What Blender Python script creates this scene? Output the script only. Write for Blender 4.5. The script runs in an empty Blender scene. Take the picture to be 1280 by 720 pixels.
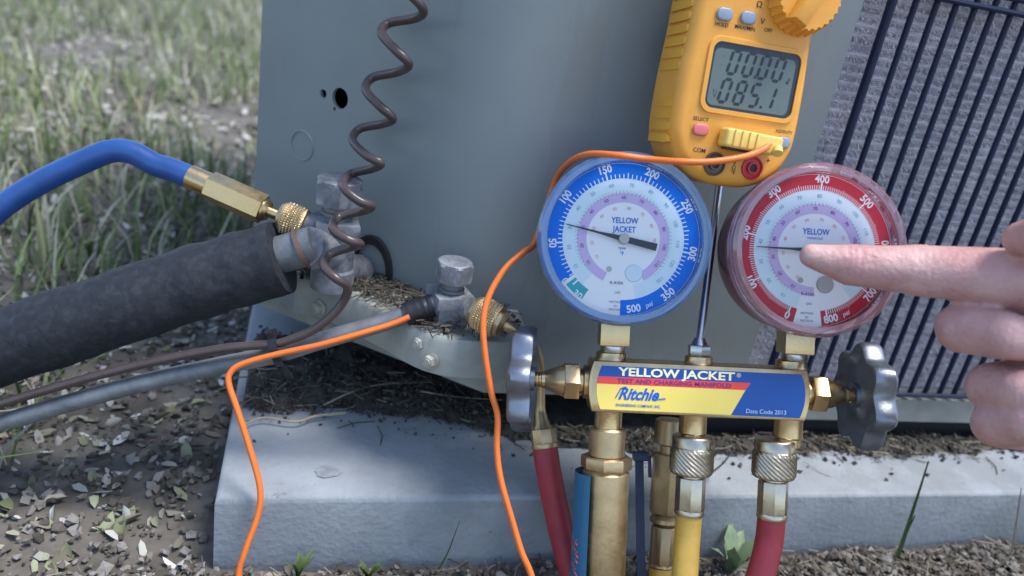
import bpy, bmesh, math, random
from mathutils import Vector, Matrix, noise, Euler
random.seed(7)
sc = bpy.context.scene
COL = sc.collection
R_ = math.radians
# ------------------------------------------------------------------ camera
F, CX, CY = 962.03, 640.0, 360.0
AX = Vector((0.96200178, -0.06348936, -0.26555917))
AY = Vector((-0.21848083, 0.40434485, -0.88812801))
AZ = Vector((0.16376416, 0.91240032, 0.37510926))
CR = Matrix((AX, AY, AZ))                 # camera axes -> world
CL = Vector((0.0, -0.412, 0.2798))
cam = bpy.data.cameras.new('camera')
camo = bpy.data.objects.new('camera', cam)
COL.objects.link(camo)
camo.matrix_world = Matrix.Translation(CL) @ CR.to_4x4()
cam.sensor_width = 36.0
cam.lens = F / 1280 * 36
cam.clip_start = 0.02
cam.clip_end = 400
cam.dof.use_dof = True
cam.dof.focus_distance = 0.40
cam.dof.aperture_fstop = 6.5
sc.camera = camo
# ------------------------------------------------------------------ light
SUN = Vector((0.32, -0.14, 1.0)).normalized()
w = bpy.data.worlds.new('World')
sc.world = w
w.use_nodes = True
nt = w.node_tree
bg = nt.nodes['Background']
sky = nt.nodes.new('ShaderNodeTexSky')
sky.sky_type = 'NISHITA'
sky.sun_disc = False
sky.sun_elevation = math.asin(SUN.z)
sky.sun_rotation = math.atan2(SUN.x, SUN.y)
sky.dust_density = 1.0
nt.links.new(sky.outputs[0], bg.inputs[0])
bg.inputs[1].default_value = 0.11
sl = bpy.data.lights.new('sun', 'SUN')
sl.energy = 1.5
sl.angle = R_(20)
sl.color = (1.0, 0.98, 0.95)
so = bpy.data.objects.new('sun', sl)
COL.objects.link(so)
so.rotation_euler = SUN.to_track_quat('Z', 'Y').to_euler()
so.location = (0, 0, 5)
sc.view_settings.view_transform = 'Standard'
sc.view_settings.look = 'None'
sc.view_settings.exposure = 1.50
sc.view_settings.gamma = 1.0

# ------------------------------------------------------------------ places
def ray(u, v):
    return CR @ Vector(((u - CX) / F, -(v - CY) / F, -1.0))
def P(u, v, d):
    return CL + ray(u, v) * d
def PY(u, v, y):
    r = ray(u, v)
    return CL + r * ((y - CL.y) / r.y)
def PZ(u, v, z):
    r = ray(u, v)
    return CL + r * ((z - CL.z) / r.z)
CA = Vector((0.0867, 0, 0))                 # corner where the flat panel turns back
CT = Vector((-0.7317, 0.6816, 0))         # along the turned panel, away
CN = Vector((-0.6816, -0.7317, 0))        # its outward normal
def PC(u, v, o=0.0):
    r = ray(u, v)
    return CL + r * ((o - (CL - CA).dot(CN)) / r.dot(CN))

# ------------------------------------------------------------------ materials
def mat(name, col, rough=0.5, metal=0.0, var=0.12, vscale=25.0, bump=0.0, bscale=300.0, coat=0.0,
        spec=0.5, col2=None, lo=0.35, hi=0.68, rvar=0.0, sss=0.0, detail=6.0):
    m = bpy.data.materials.new(name)
    m.use_nodes = True
    n = m.node_tree
    b = n.nodes['Principled BSDF']
    b.inputs['Roughness'].default_value = rough
    b.inputs['Metallic'].default_value = metal
    b.inputs['Specular IOR Level'].default_value = spec
    b.inputs['Coat Weight'].default_value = coat
    b.inputs['Coat Roughness'].default_value = 0.12
    if sss:
        b.inputs['Subsurface Weight'].default_value = sss
        b.inputs['Subsurface Radius'].default_value = (0.008, 0.003, 0.002)
        b.inputs['Subsurface Scale'].default_value = 0.6
    tc = n.nodes.new('ShaderNodeTexCoord')
    if var or col2:
        nz = n.nodes.new('ShaderNodeTexNoise')
        nz.inputs['Scale'].default_value = vscale
        nz.inputs['Detail'].default_value = detail
        nz.inputs['Roughness'].default_value = 0.65
        n.links.new(tc.outputs['Object'], nz.inputs['Vector'])
        rp = n.nodes.new('ShaderNodeValToRGB')
        rp.color_ramp.elements[0].position = lo
        rp.color_ramp.elements[1].position = hi
        c1 = [c * (1 - var) for c in col]
        c2 = list(col2) if col2 else [min(1, c * (1 + var)) for c in col]
        rp.color_ramp.elements[0].color = (*c1, 1)
        rp.color_ramp.elements[1].color = (*c2, 1)
        n.links.new(nz.outputs[0], rp.inputs[0])
        n.links.new(rp.outputs[0], b.inputs['Base Color'])
        if rvar:
            mr = n.nodes.new('ShaderNodeMapRange')
            mr.inputs['From Min'].default_value = 0.3
            mr.inputs['From Max'].default_value = 0.7
            mr.inputs['To Min'].default_value = max(0.02, rough - rvar)
            mr.inputs['To Max'].default_value = min(1, rough + rvar)
            n.links.new(nz.outputs[0], mr.inputs['Value'])
            n.links.new(mr.outputs[0], b.inputs['Roughness'])
    else:
        b.inputs['Base Color'].default_value = (*col, 1)
    if bump:
        bz = n.nodes.new('ShaderNodeTexNoise')
        bz.inputs['Scale'].default_value = bscale
        bz.inputs['Detail'].default_value = 5
        n.links.new(tc.outputs['Object'], bz.inputs['Vector'])
        bp = n.nodes.new('ShaderNodeBump')
        bp.inputs['Strength'].default_value = bump
        bp.inputs['Distance'].default_value = 0.001
        n.links.new(bz.outputs[0], bp.inputs['Height'])
        n.links.new(bp.outputs[0], b.inputs['Normal'])
    return m

def mat_attr(name, rough=0.8, spec=0.3):
    m = bpy.data.materials.new(name)
    m.use_nodes = True
    n = m.node_tree
    b = n.nodes['Principled BSDF']
    b.inputs['Roughness'].default_value = rough
    b.inputs['Specular IOR Level'].default_value = spec
    a = n.nodes.new('ShaderNodeAttribute')
    a.attribute_name = 'Col'
    n.links.new(a.outputs['Color'], b.inputs['Base Color'])
    return m

def mat_clear(name, tint=(1, 1, 1), refl=0.08, milk=0.0, rough=0.04, ior=1.5, dcol=(0.85, 0.86, 0.9)):
    """thin clear plastic: see-through with a fresnel sheen and a little milkiness"""
    m = bpy.data.materials.new(name)
    m.use_nodes = True
    n = m.node_tree
    n.nodes.remove(n.nodes['Principled BSDF'])
    out = n.nodes['Material Output']
    tr = n.nodes.new('ShaderNodeBsdfTransparent')
    tr.inputs[0].default_value = (*tint, 1)
    gl = n.nodes.new('ShaderNodeBsdfGlossy')
    gl.inputs['Roughness'].default_value = rough
    df = n.nodes.new('ShaderNodeBsdfDiffuse')
    df.inputs[0].default_value = (*dcol, 1)
    fr = n.nodes.new('ShaderNodeFresnel')
    fr.inputs[0].default_value = ior
    ad = n.nodes.new('ShaderNodeMath')
    ad.operation = 'ADD'
    ad.use_clamp = True
    ad.inputs[1].default_value = refl
    n.links.new(fr.outputs[0], ad.inputs[0])
    m1 = n.nodes.new('ShaderNodeMixShader')
    m1.inputs[0].default_value = milk
    n.links.new(tr.outputs[0], m1.inputs[1])
    n.links.new(df.outputs[0], m1.inputs[2])
    m2 = n.nodes.new('ShaderNodeMixShader')
    n.links.new(ad.outputs[0], m2.inputs[0])
    n.links.new(m1.outputs[0], m2.inputs[1])
    n.links.new(gl.outputs[0], m2.inputs[2])
    n.links.new(m2.outputs[0], out.inputs[0])
    return m

M = {}
M['panel'] = mat('painted_sheet_metal', (0.212, 0.243, 0.248), 0.40, 0, 0.06, 9, 0.06, 500, rvar=0.06)
def scuff(m, col, scale, thr, stretch=(1, 1, 1), amount=1.0):
    n = m.node_tree
    b = n.nodes['Principled BSDF']
    src = b.inputs['Base Color'].links[0].from_socket
    tc = n.nodes.new('ShaderNodeTexCoord')
    mp = n.nodes.new('ShaderNodeMapping')
    mp.inputs['Scale'].default_value = stretch
    nz = n.nodes.new('ShaderNodeTexNoise')
    nz.inputs['Scale'].default_value = scale
    nz.inputs['Detail'].default_value = 7
    nz.inputs['Roughness'].default_value = 0.7
    rp = n.nodes.new('ShaderNodeValToRGB')
    rp.color_ramp.elements[0].position = thr
    rp.color_ramp.elements[1].position = thr + 0.05
    rp.color_ramp.elements[1].color = (amount, amount, amount, 1)
    mx = n.nodes.new('ShaderNodeMix')
    mx.data_type = 'RGBA'
    mx.inputs['B'].default_value = (*col, 1)
    n.links.new(tc.outputs['Object'], mp.inputs[0])
    n.links.new(mp.outputs[0], nz.inputs['Vector'])
    n.links.new(nz.outputs[0], rp.inputs[0])
    n.links.new(rp.outputs[0], mx.inputs['Factor'])
    n.links.new(src, mx.inputs['A'])
    n.links.new(mx.outputs['Result'], b.inputs['Base Color'])
scuff(M['panel'], (0.36, 0.38, 0.38), 34, 0.665, (1, 1, 0.6), 0.7)
scuff(M['panel'], (0.11, 0.115, 0.11), 95, 0.675, (1, 1, 1), 0.4)
scuff(M['panel'], (0.20, 0.21, 0.20), 6, 0.52, (3, 3, .5), 0.5)
M['bracket'] = mat('weathered_painted_steel', (0.31, 0.32, 0.29), 0.5, 0, 0.16, 45, 0.15, 300)
M['rail'] = mat('grey_painted_rail', (0.26, 0.27, 0.25), 0.5, 0, 0.16, 35, 0.15, 300)
M['dark'] = mat('dark_gap_shade', (0.012, 0.013, 0.016), 0.8, 0, 0)
M['wire'] = mat('dark_blue_coated_wire', (0.007, 0.014, 0.045), 0.5, 0, 0.2, 60, spec=0.3)
M['fin'] = mat('dull_aluminium_fin', (0.66, 0.65, 0.70), 0.55, 0.1, 0.15, 60, col2=(0.80, 0.78, 0.82))
M['brass'] = mat('brass', (0.62, 0.45, 0.24), 0.30, 1.0, 0.14, 60, 0.08, 500, rvar=0.08)
M['brass_dull'] = mat('tarnished_brass', (0.54, 0.40, 0.225), 0.42, 0.95, 0.18, 70, 0.15, 400, rvar=0.1)
M['nickel'] = mat('worn_nickel_brass', (0.58, 0.50, 0.38), 0.33, 1.0, 0.18, 70, 0.08, 500, rvar=0.08)
M['steel'] = mat('zinc_steel', (0.55, 0.56, 0.58), 0.3, 1.0, 0.1, 60)
M['valve'] = mat('weathered_grey_valve', (0.16, 0.175, 0.20), 0.55, 0.25, 0.3, 90, 0.35, 350, col2=(0.33, 0.34, 0.37))
M['screw'] = mat('painted_screw', (0.42, 0.40, 0.35), 0.5, 0.2, 0.2, 120)
M['foam'] = mat('black_foam_insulation', (0.018, 0.022, 0.031), 0.75, 0, 0.35, 210, 0.8, 160, col2=(0.036, 0.043, 0.056), lo=0.45, hi=0.8, detail=12)
M['oldcopper'] = mat('oxidised_copper_pipe', (0.17, 0.19, 0.21), 0.55, 0.35, 0.25, 60, 0.25, 300, col2=(0.24, 0.25, 0.26))
M['solder'] = mat('brazed_copper', (0.20, 0.13, 0.10), 0.5, 0.4, 0.3, 90, 0.3, 300)
M['tape'] = mat('black_tape', (0.012, 0.013, 0.02), 0.5, 0, 0.2, 60, 0.3, 250)
M['cable'] = mat('brown_vinyl_cable', (0.070, 0.052, 0.050), 0.34, 0, 0.15, 50, 0.1, 300)
M['orange'] = mat('orange_insulated_wire', (0.78, 0.17, 0.025), 0.42, 0, 0.08, 40)
M['red_hose'] = mat('red_rubber_hose', (0.34, 0.032, 0.045), 0.5, 0, 0.12, 60, 0.1, 300)
M['yel_hose'] = mat('yellow_rubber_hose', (0.66, 0.40, 0.07), 0.42, 0, 0.12, 60, 0.1, 300)
M['blue_hose'] = mat('blue_rubber_hose', (0.02, 0.08, 0.28), 0.4, 0, 0.12, 60, 0.1, 300)
M['meter'] = mat('yellow_meter_plastic', (0.78, 0.35, 0.045), 0.42, 0, 0.06, 60, 0.05, 800)
M['meter_d'] = mat('amber_meter_plastic', (0.74, 0.36, 0.03), 0.45, 0, 0.05, 60, 0.05, 800)
M['plug'] = mat('cream_yellow_plastic', (0.80, 0.55, 0.13), 0.4, 0, 0.1, 120)
M['lcd'] = mat('lcd_glass', (0.115, 0.145, 0.13), 0.15, 0, 0.03, 30)
M['lcd_shade'] = mat('black_screen_shade', (0.018, 0.022, 0.035), 0.3, 0, 0)  # black standing in for shadow along the screen edge
M['ink'] = mat('black_print', (0.015, 0.015, 0.02), 0.5, 0, 0)
M['seg'] = mat('lcd_segment', (0.012, 0.018, 0.022), 0.4, 0, 0)
M['btn_grey'] = mat('grey_rubber_button', (0.26, 0.31, 0.40), 0.45, 0, 0.05)
M['btn_red'] = mat('coral_rubber_button', (0.68, 0.17, 0.17), 0.45, 0, 0.05)
M['jack_red'] = mat('red_jack_plastic', (0.52, 0.02, 0.03), 0.35, 0, 0.05)
M['jack_dark'] = mat('brown_jack_plastic', (0.10, 0.06, 0.04), 0.35, 0, 0.05)
M['white'] = mat('white_print', (0.84, 0.85, 0.88), 0.5, 0, 0, spec=0.08)
M['dial'] = mat('white_dial', (0.90, 0.89, 0.89), 0.5, 0, 0.02, spec=0.08)
M['cyan'] = mat('pale_cyan_print', (0.70, 0.82, 0.87), 0.5, 0, 0, spec=0.08)
M['lilac'] = mat('lilac_print', (0.64, 0.50, 0.74), 0.5, 0, 0, spec=0.08)
M['dblue'] = mat('blue_dial_print', (0.004, 0.17, 0.72), 0.45, 0, 0, spec=0.08)
M['dred'] = mat('red_dial_print', (0.55, 0.035, 0.05), 0.45, 0, 0, spec=0.08)
M['teal'] = mat('teal_print', (0.05, 0.42, 0.43), 0.5, 0, 0, spec=0.08)
M['txtblue'] = mat('blue_print', (0.02, 0.13, 0.55), 0.5, 0, 0, spec=0.08)
M['txtteal'] = mat('grey_teal_print', (0.22, 0.44, 0.48), 0.5, 0, 0, spec=0.08)
M['txtviolet'] = mat('violet_print', (0.14, 0.09, 0.24), 0.5, 0, 0, spec=0.08)
M['txtpink'] = mat('pink_print', (0.80, 0.42, 0.42), 0.5, 0, 0, spec=0.08)
M['case_blue'] = mat('blue_gauge_case', (0.012, 0.11, 0.52), 0.28, 0, 0.05)
M['case_red'] = mat('dark_red_gauge_case', (0.20, 0.014, 0.040), 0.22, 0, 0.05)
M['lens'] = mat_clear('clear_lens', refl=0.0, milk=0.0, ior=1.22)
M['rim_blue'] = mat_clear('blue_tinged_clear_plastic', (0.86, 0.93, 1.0), 0.06, 0.16, 0.04, dcol=(0.25, 0.48, 0.85))
M['rim_red'] = mat_clear('pink_tinged_clear_plastic', (1.0, 0.92, 0.94), 0.06, 0.16, 0.04, dcol=(0.80, 0.45, 0.52))
M['hub'] = mat('tan_hub', (0.46, 0.43, 0.40), 0.4, 0.3, 0.05)
M['needle'] = mat('black_needle', (0.02, 0.022, 0.03), 0.4, 0, 0)
M['knob'] = mat('grey_blue_cast_knob', (0.23, 0.255, 0.30), 0.40, 0.85, 0.12, 60, 0.15, 400)
M['lbl_blue'] = mat('label_blue', (0.003, 0.065, 0.31), 0.35, 0, 0)
M['lbl_red'] = mat('label_red', (0.78, 0.06, 0.05), 0.35, 0, 0)
M['lbl_yel'] = mat('label_yellow', (0.88, 0.68, 0.14), 0.35, 0, 0)
M['lbl_cream'] = mat('label_cream', (0.88, 0.84, 0.55), 0.35, 0, 0)
M['lbl_purple'] = mat('label_purple', (0.16, 0.02, 0.20), 0.35, 0, 0)
M['lbl_ice'] = mat('label_ice_blue', (0.45, 0.62, 0.85), 0.35, 0, 0)
M['stick'] = mat('sky_blue_sticker', (0.02, 0.13, 0.25), 0.4, 0, 0.05)
M['stick_red'] = mat('orange_red_print', (0.65, 0.10, 0.05), 0.4, 0, 0)
M['strap'] = mat('navy_strap', (0.012, 0.020, 0.06), 0.4, 0, 0.2)
M['skin'] = mat('skin', (0.56, 0.285, 0.27), 0.44, 0, 0.13, 38, 0.6, 420, col2=(0.64, 0.41, 0.375), sss=0.18, spec=0.4)
M['nail'] = mat('fingernail', (0.66, 0.42, 0.38), 0.3, 0, 0.03)
M['sleeve'] = mat('dark_grey_cloth', (0.05, 0.055, 0.07), 0.85, 0, 0.2, 80, 0.5, 600)
M['concrete'] = mat('smooth_grey_pad', (0.245, 0.268, 0.290), 0.66, 0, 0.12, 14, 0.6, 260, col2=(0.310, 0.335, 0.358), detail=10)
scuff(M['concrete'], (0.19, 0.205, 0.215), 8, 0.54, (1, 1, 1), 0.45)
scuff(M['concrete'], (0.12, 0.12, 0.115), 75, 0.655, (1, 1, 1), 0.6)
scuff(M['concrete'], (0.13, 0.135, 0.14), 260, 0.64, (1, 1, 1), 0.6)
scuff(M['concrete'], (0.33, 0.34, 0.35), 40, 0.69, (.4, 2, 1), 0.6)
M['chip'] = mat('darker_chip', (0.215, 0.24, 0.265), 0.7, 0, 0.25, 120, 0.5, 300)
M['soil'] = mat('dry_soil', (0.10, 0.088, 0.072), 0.95, 0, 0.45, 18, 0.9, 160, col2=(0.19, 0.17, 0.145), detail=10)
M['dirt'] = mat('dark_leaf_dirt', (0.034, 0.032, 0.028), 0.95, 0, 0.5, 70, 1.0, 330, col2=(0.095, 0.09, 0.078), detail=12)
M['attr'] = mat_attr('mixed_litter')
M['attr_g'] = mat_attr('grass_blade', 0.55)
M['straw'] = mat('dry_straw', (0.34, 0.29, 0.21), 0.8, 0, 0.2, 80)
M['pale_green'] = mat('pale_green_leaf', (0.20, 0.27, 0.15), 0.6, 0, 0.2, 60)
M['green'] = mat('green_blade', (0.08, 0.12, 0.035), 0.5, 0, 0.2, 60)

# ------------------------------------------------------------------ objects
WM = {}
def link(o):
    COL.objects.link(o)
    return o
def tag(o, label=None, cat=None, group=None, kind=None):
    if label: o['label'] = label
    if cat: o['category'] = cat
    if group: o['group'] = group
    if kind: o['kind'] = kind
    return o
def thing(name, label, cat, T=None, group=None):
    o = link(bpy.data.objects.new(name, None))
    o.empty_display_size = 0.02
    T = T or Matrix()
    o.matrix_world = T
    WM[o] = T.copy()
    return tag(o, label, cat, group)

def frame(o, z, xh=None):
    z = Vector(z).normalized()
    xh = Vector(xh) if xh is not None else (Vector((1, 0, 0)) if abs(z.x) < 0.9 else Vector((0, 0, 1)))
    y = z.cross(xh).normalized()
    x = y.cross(z).normalized()
    m = Matrix((x, y, z)).transposed().to_4x4()
    m.translation = Vector(o)
    return m
def TL(x=0, y=0, z=0):
    return Matrix.Translation((x, y, z))
def RZ(a):
    return Matrix.Rotation(a, 4, 'Z')
RXM = {a: Matrix.Rotation(R_(90), 4, a) for a in 'XYZ'}

def spline(pts, n=8):
    pts = [Vector(p) for p in pts]
    q = [pts[0] * 2 - pts[1]] + pts + [pts[-1] * 2 - pts[-2]]
    out = []
    for i in range(1, len(q) - 2):
        a, b, c, d = q[i - 1], q[i], q[i + 1], q[i + 2]
        for k in range(n):
            t = k / n
            out.append(0.5 * ((2 * b) + (c - a) * t + (2 * a - 5 * b + 4 * c - d) * t * t + (3 * b - a - 3 * c + d) * t ** 3))
    out.append(pts[-1])
    return out

class MB:
    def __init__(s, T=None):
        s.bm = bmesh.new()
        s.T = T or Matrix()
    def verts(s, co, T=None):
        T = s.T @ T if T is not None else s.T
        return [s.bm.verts.new(T @ Vector(c)) for c in co]
    def face(s, vs):
        try:
            return s.bm.faces.new(vs)
        except ValueError:
            return None
    def poly(s, pts, T=None):
        s.face(s.verts(pts, T))
        return s
    def prism(s, pts, z0, z1, T=None, bevel=0.0, seg=2):
        n = len(pts)
        if sum(pts[i][0] * pts[(i + 1) % n][1] - pts[(i + 1) % n][0] * pts[i][1] for i in range(n)) < 0:
            pts = pts[::-1]
        def ring(ins, z):
            if ins == 0: return [(p[0], p[1], z) for p in pts]
            o = []
            for i in range(n):
                a, b, c = Vector(pts[i - 1][:2]), Vector(pts[i][:2]), Vector(pts[(i + 1) % n][:2])
                d1 = (b - a).normalized(); d2 = (c - b).normalized()
                n1 = Vector((-d1.y, d1.x)); n2 = Vector((-d2.y, d2.x))
                m = (n1 + n2)
                m = m / max(0.4, m.dot(n1)) if m.length > 1e-6 else n1
                o.append((b.x + m.x * ins, b.y + m.y * ins, z))
            return o
        levels = []
        if bevel:
            for k in range(seg + 1):
                a = math.pi / 2 * k / seg
                levels.append((bevel * (1 - math.sin(a)), z0 + bevel * (1 - math.cos(a))))
            for k in range(seg + 1):
                a = math.pi / 2 * k / seg
                levels.append((bevel * (1 - math.cos(a)), z1 - bevel * (1 - math.sin(a))))
        else:
            levels = [(0, z0), (0, z1)]
        rows = [s.verts(ring(i, z), T) for i, z in levels]
        for r in range(len(rows) - 1):
            for i in range(n):
                j = (i + 1) % n
                s.face([rows[r][i], rows[r][j], rows[r + 1][j], rows[r + 1][i]])
        s.face(rows[0][::-1])
        s.face(rows[-1])
        return s
    def box(s, c, size, T=None, bevel=0.0):
        x, y, z = [q / 2 for q in size]
        m = TL(*c)
        T2 = T @ m if T is not None else m
        return s.prism([(-x, -y), (x, -y), (x, y), (-x, y)], -z, z, T2, bevel)
    def lathe(s, prof, T=None, seg=40, closed=False):
        rows = []
        for r, z in prof:
            if r < 1e-7:
                rows.append(s.verts([(0, 0, z)], T))
            else:
                rows.append(s.verts([(r * math.cos(2 * math.pi * k / seg), r * math.sin(2 * math.pi * k / seg), z) for k in range(seg)], T))
        if closed: rows.append(rows[0])
        for a, b in zip(rows, rows[1:]):
            for k in range(seg):
                j = (k + 1) % seg
                if len(a) == 1 and len(b) == 1: continue
                if len(a) == 1: s.face([a[0], b[j], b[k]])
                elif len(b) == 1: s.face([a[k], a[j], b[0]])
                else: s.face([a[k], a[j], b[j], b[k]])
        return s
    def cyl(s, r, z0, z1, T=None, seg=32, b=0.0006):
        return s.lathe([(0, z0), (r - b, z0), (r, z0 + b), (r, z1 - b), (r - b, z1), (0, z1)], T, seg)
    def hexa(s, af, z0, z1, T=None, b=0.0006, rot=0.0, n=6):
        r = af / 2 / math.cos(math.pi / n)
        return s.prism([(r * math.cos(rot + 2 * math.pi * k / n), r * math.sin(rot + 2 * math.pi * k / n)) for k in range(n)], z0, z1, T, b)
    def hexcap(s, af, z0, z1, T=None, rot=0.0):
        """hexagon whose top corners are turned off round"""
        r = af / 2 / math.cos(math.pi / 6); ri = af / 2
        seg = 48
        def rad(a):
            a = (a - rot) % (math.pi / 3) - math.pi / 6
            return ri / math.cos(a)
        lv = [(0, 1), (1, 1)]
        rows = []
        h = z1 - z0
        for z, cap in ((z0, ri * 0.99), (z0 + 0.0006, r), (z1 - h * 0.14, r), (z1 - h * 0.04, ri * 1.02), (z1, ri * 0.96)):
            rows.append(s.verts([(min(rad(2 * math.pi * k / seg), cap) * math.cos(2 * math.pi * k / seg),
                                  min(rad(2 * math.pi * k / seg), cap) * math.sin(2 * math.pi * k / seg), z) for k in range(seg)], T))
        for a, b in zip(rows, rows[1:]):
            for k in range(seg):
                j = (k + 1) % seg
                s.face([a[k], a[j], b[j], b[k]])
        s.face(rows[0][::-1]); s.face(rows[-1])
        return s
    def tube(s, pts, rad, seg=12, caps=True):
        pts = [Vector(p) for p in pts]
        n = len(pts)
        rf = rad if callable(rad) else (lambda t: rad)
        t0 = (pts[1] - pts[0]).normalized()
        nrm = t0.orthogonal().normalized()
        rows = []
        for i in range(n):
            t = (pts[min(i + 1, n - 1)] - pts[max(i - 1, 0)]).normalized()
            nrm = (nrm - t * nrm.dot(t)).normalized()
            bi = t.cross(nrm)
            r = rf(i / (n - 1))
            rows.append(s.verts([pts[i] + (nrm * math.cos(2 * math.pi * k / seg) + bi * math.sin(2 * math.pi * k / seg)) * r for k in range(seg)]))
        for a, b in zip(rows, rows[1:]):
            for k in range(seg):
                j = (k + 1) % seg
                s.face([a[k], a[j], b[j], b[k]])
        if caps:
            s.face(rows[0][::-1]); s.face(rows[-1])
        return s
    def knurl(s, r, z0, z1, T=None, n=34, amp=0.0005, mode='diag', seg=136, nz=16, twist=0.9):
        rows = [s.verts([(0, 0, z0)], T), s.verts([((r - 2 * amp) * math.cos(2 * math.pi * k / seg), (r - 2 * amp) * math.sin(2 * math.pi * k / seg), z0) for k in range(seg)], T)]
        for i in range(nz + 1):
            q = i / nz
            z = z0 + 0.0004 + (z1 - z0 - 0.0008) * q
            row = []
            for k in range(seg):
                a = 2 * math.pi * k / seg
                if mode == 'diag':
                    h = abs(((a * n / (2 * math.pi) + q * n * twist / 6) % 1) - 0.5) * 2
                else:
                    h = min(abs(((a * n / (2 * math.pi) + q * n * twist / 6) % 1) - 0.5) * 2, abs(((a * n / (2 * math.pi) - q * n * twist / 6) % 1) - 0.5) * 2) * 1.4
                e = min(1, min(q, 1 - q) * 8)
                rr = r + amp * (h - 0.5) * 2 * e - (1 - e) * amp
                row.append((rr * math.cos(a), rr * math.sin(a), z))
            rows.append(s.verts(row, T))
        rows.append(s.verts([((r - 2 * amp) * math.cos(2 * math.pi * k / seg), (r - 2 * amp) * math.sin(2 * math.pi * k / seg), z1) for k in range(seg)], T))
        rows.append(s.verts([(0, 0, z1)], T))
        for a, b in zip(rows, rows[1:]):
            for k in range(seg):
                j = (k + 1) % seg
                if len(a) == 1: s.face([a[0], b[j], b[k]])
                elif len(b) == 1: s.face([a[k], a[j], b[0]])
                else: s.face([a[k], a[j], b[j], b[k]])
        return s
    def text(s, txt, size, T=None, align='CENTER', bold=0.0, shear=0.0, sx=1.0):
        me = text_mesh(txt, align, bold, shear)
        T2 = (s.T @ T if T is not None else s.T) @ Matrix.Diagonal((size * sx, size, size, 1))
        vs = [s.bm.verts.new(T2 @ v.co) for v in me.vertices]
        for p in me.polygons:
            s.face([vs[i] for i in p.vertices])
        return s
    def fit(s, txt, height, width, T, bold=0.0, shear=0.0):
        me = text_mesh(txt, 'CENTER', bold, shear)
        X_ = [v.co.x for v in me.vertices]
        size = height / 0.70
        return s.text(txt, size, T, 'CENTER', bold, shear, width / ((max(X_) - min(X_)) * size))
    def build(s, name, m, parent=None, smooth=True, angle=35, label=None, kind=None):
        inv = WM[parent].inverted() if parent is not None else None
        if inv is not None:
            s.bm.transform(inv)
        bmesh.ops.recalc_face_normals(s.bm, faces=s.bm.faces) if smooth is not None else None
        me = bpy.data.meshes.new(name)
        s.bm.to_mesh(me)
        s.bm.free()
        if smooth:
            me.shade_smooth()
            me.set_sharp_from_angle(angle=R_(angle))
        me.materials.append(M[m] if isinstance(m, str) else m)
        o = link(bpy.data.objects.new(name, me))
        if parent is not None:
            o.parent = parent
            WM[o] = WM[parent]
        else:
            WM[o] = Matrix()
        if label: o['label'] = label
        if kind: o['kind'] = kind
        return o

_tc = {}
def text_mesh(txt, align, bold, shear):
    k = (txt, align, bold, shear)
    if k in _tc: return _tc[k]
    cu = bpy.data.curves.new('lettering', 'FONT')
    cu.body = txt
    cu.size = 1.0
    cu.align_x = align
    cu.align_y = 'CENTER'
    cu.offset = bold
    cu.shear = shear
    cu.resolution_u = 3
    cu.fill_mode = 'FRONT'
    o = bpy.data.objects.new('lettering', cu)
    me = bpy.data.meshes.new_from_object(o)
    bpy.data.objects.remove(o)
    _tc[k] = me
    return me

def dup(o, off):
    c = o.copy()
    COL.objects.link(c)
    c.parent = o.parent
    c.location = o.location + Vector(off)
    WM[c] = WM[o]
    return c

def rrect(w, h, r, n=6, cx=0, cy=0):
    o = []
    for qx, qy, a0 in ((1, 1, 0), (-1, 1, 90), (-1, -1, 180), (1, -1, 270)):
        for k in range(n + 1):
            a = R_(a0 + 90 * k / n)
            o.append((cx + qx * (w / 2 - r) + r * math.cos(a), cy + qy * (h / 2 - r) + r * math.sin(a)))
    return o
def arc_ring(mb, r0, r1, a0, a1, z, T=None, step=3):
    n = max(2, int(abs(a1 - a0) / step))
    A = [R_(a0 + (a1 - a0) * k / n) for k in range(n + 1)]
    v1 = mb.verts([(r0 * math.cos(a), r0 * math.sin(a), z) for a in A], T)
    v2 = mb.verts([(r1 * math.cos(a), r1 * math.sin(a), z) for a in A], T)
    for k in range(n):
        mb.face([v1[k], v2[k], v2[k + 1], v1[k + 1]])

# ================================================================== SETTING: ground
def axis(lo, hi, d0, d1, far):
    a = []
    x = lo
    while x < hi: a.append(x); x += d0
    s = d0; x = hi
    b = []
    while x < far: b.append(x); s *= 1.22; x += s
    b.append(far)
    s = d0; x = lo; c = []
    while x > -far: s *= 1.22; x -= s; c.append(max(x, -far))
    return c[::-1] + a + b
GZ = -0.0487
def gh(x, y):
    r = math.hypot(x - 0.2, y)
    h = GZ + (noise.noise((x * 5, y * 5, 1)) * 0.008 + noise.noise((x * 22, y * 22, 4)) * 0.004)
    if r > 2: h += noise.noise((x * 0.2, y * 0.2, 7)) * min(1.0, (r - 2) * 0.05)
    if -0.06 < x < 0.95 and -0.09 < y < 0.9: h = min(h, GZ + 0.004)
    return h
xs = axis(-1.6, 1.3, 0.02, 0, 150); ys = axis(-0.5, 2.6, 0.02, 0, 150)
mb = MB()
g = [[mb.bm.verts.new((x, y, gh(x, y))) for y in ys] for x in xs]
for i in range(len(xs) - 1):
    for j in range(len(ys) - 1):
        mb.bm.faces.new([g[i][j], g[i + 1][j], g[i + 1][j + 1], g[i][j + 1]])
mb.build('ground', 'soil', angle=180, kind='structure')

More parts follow.
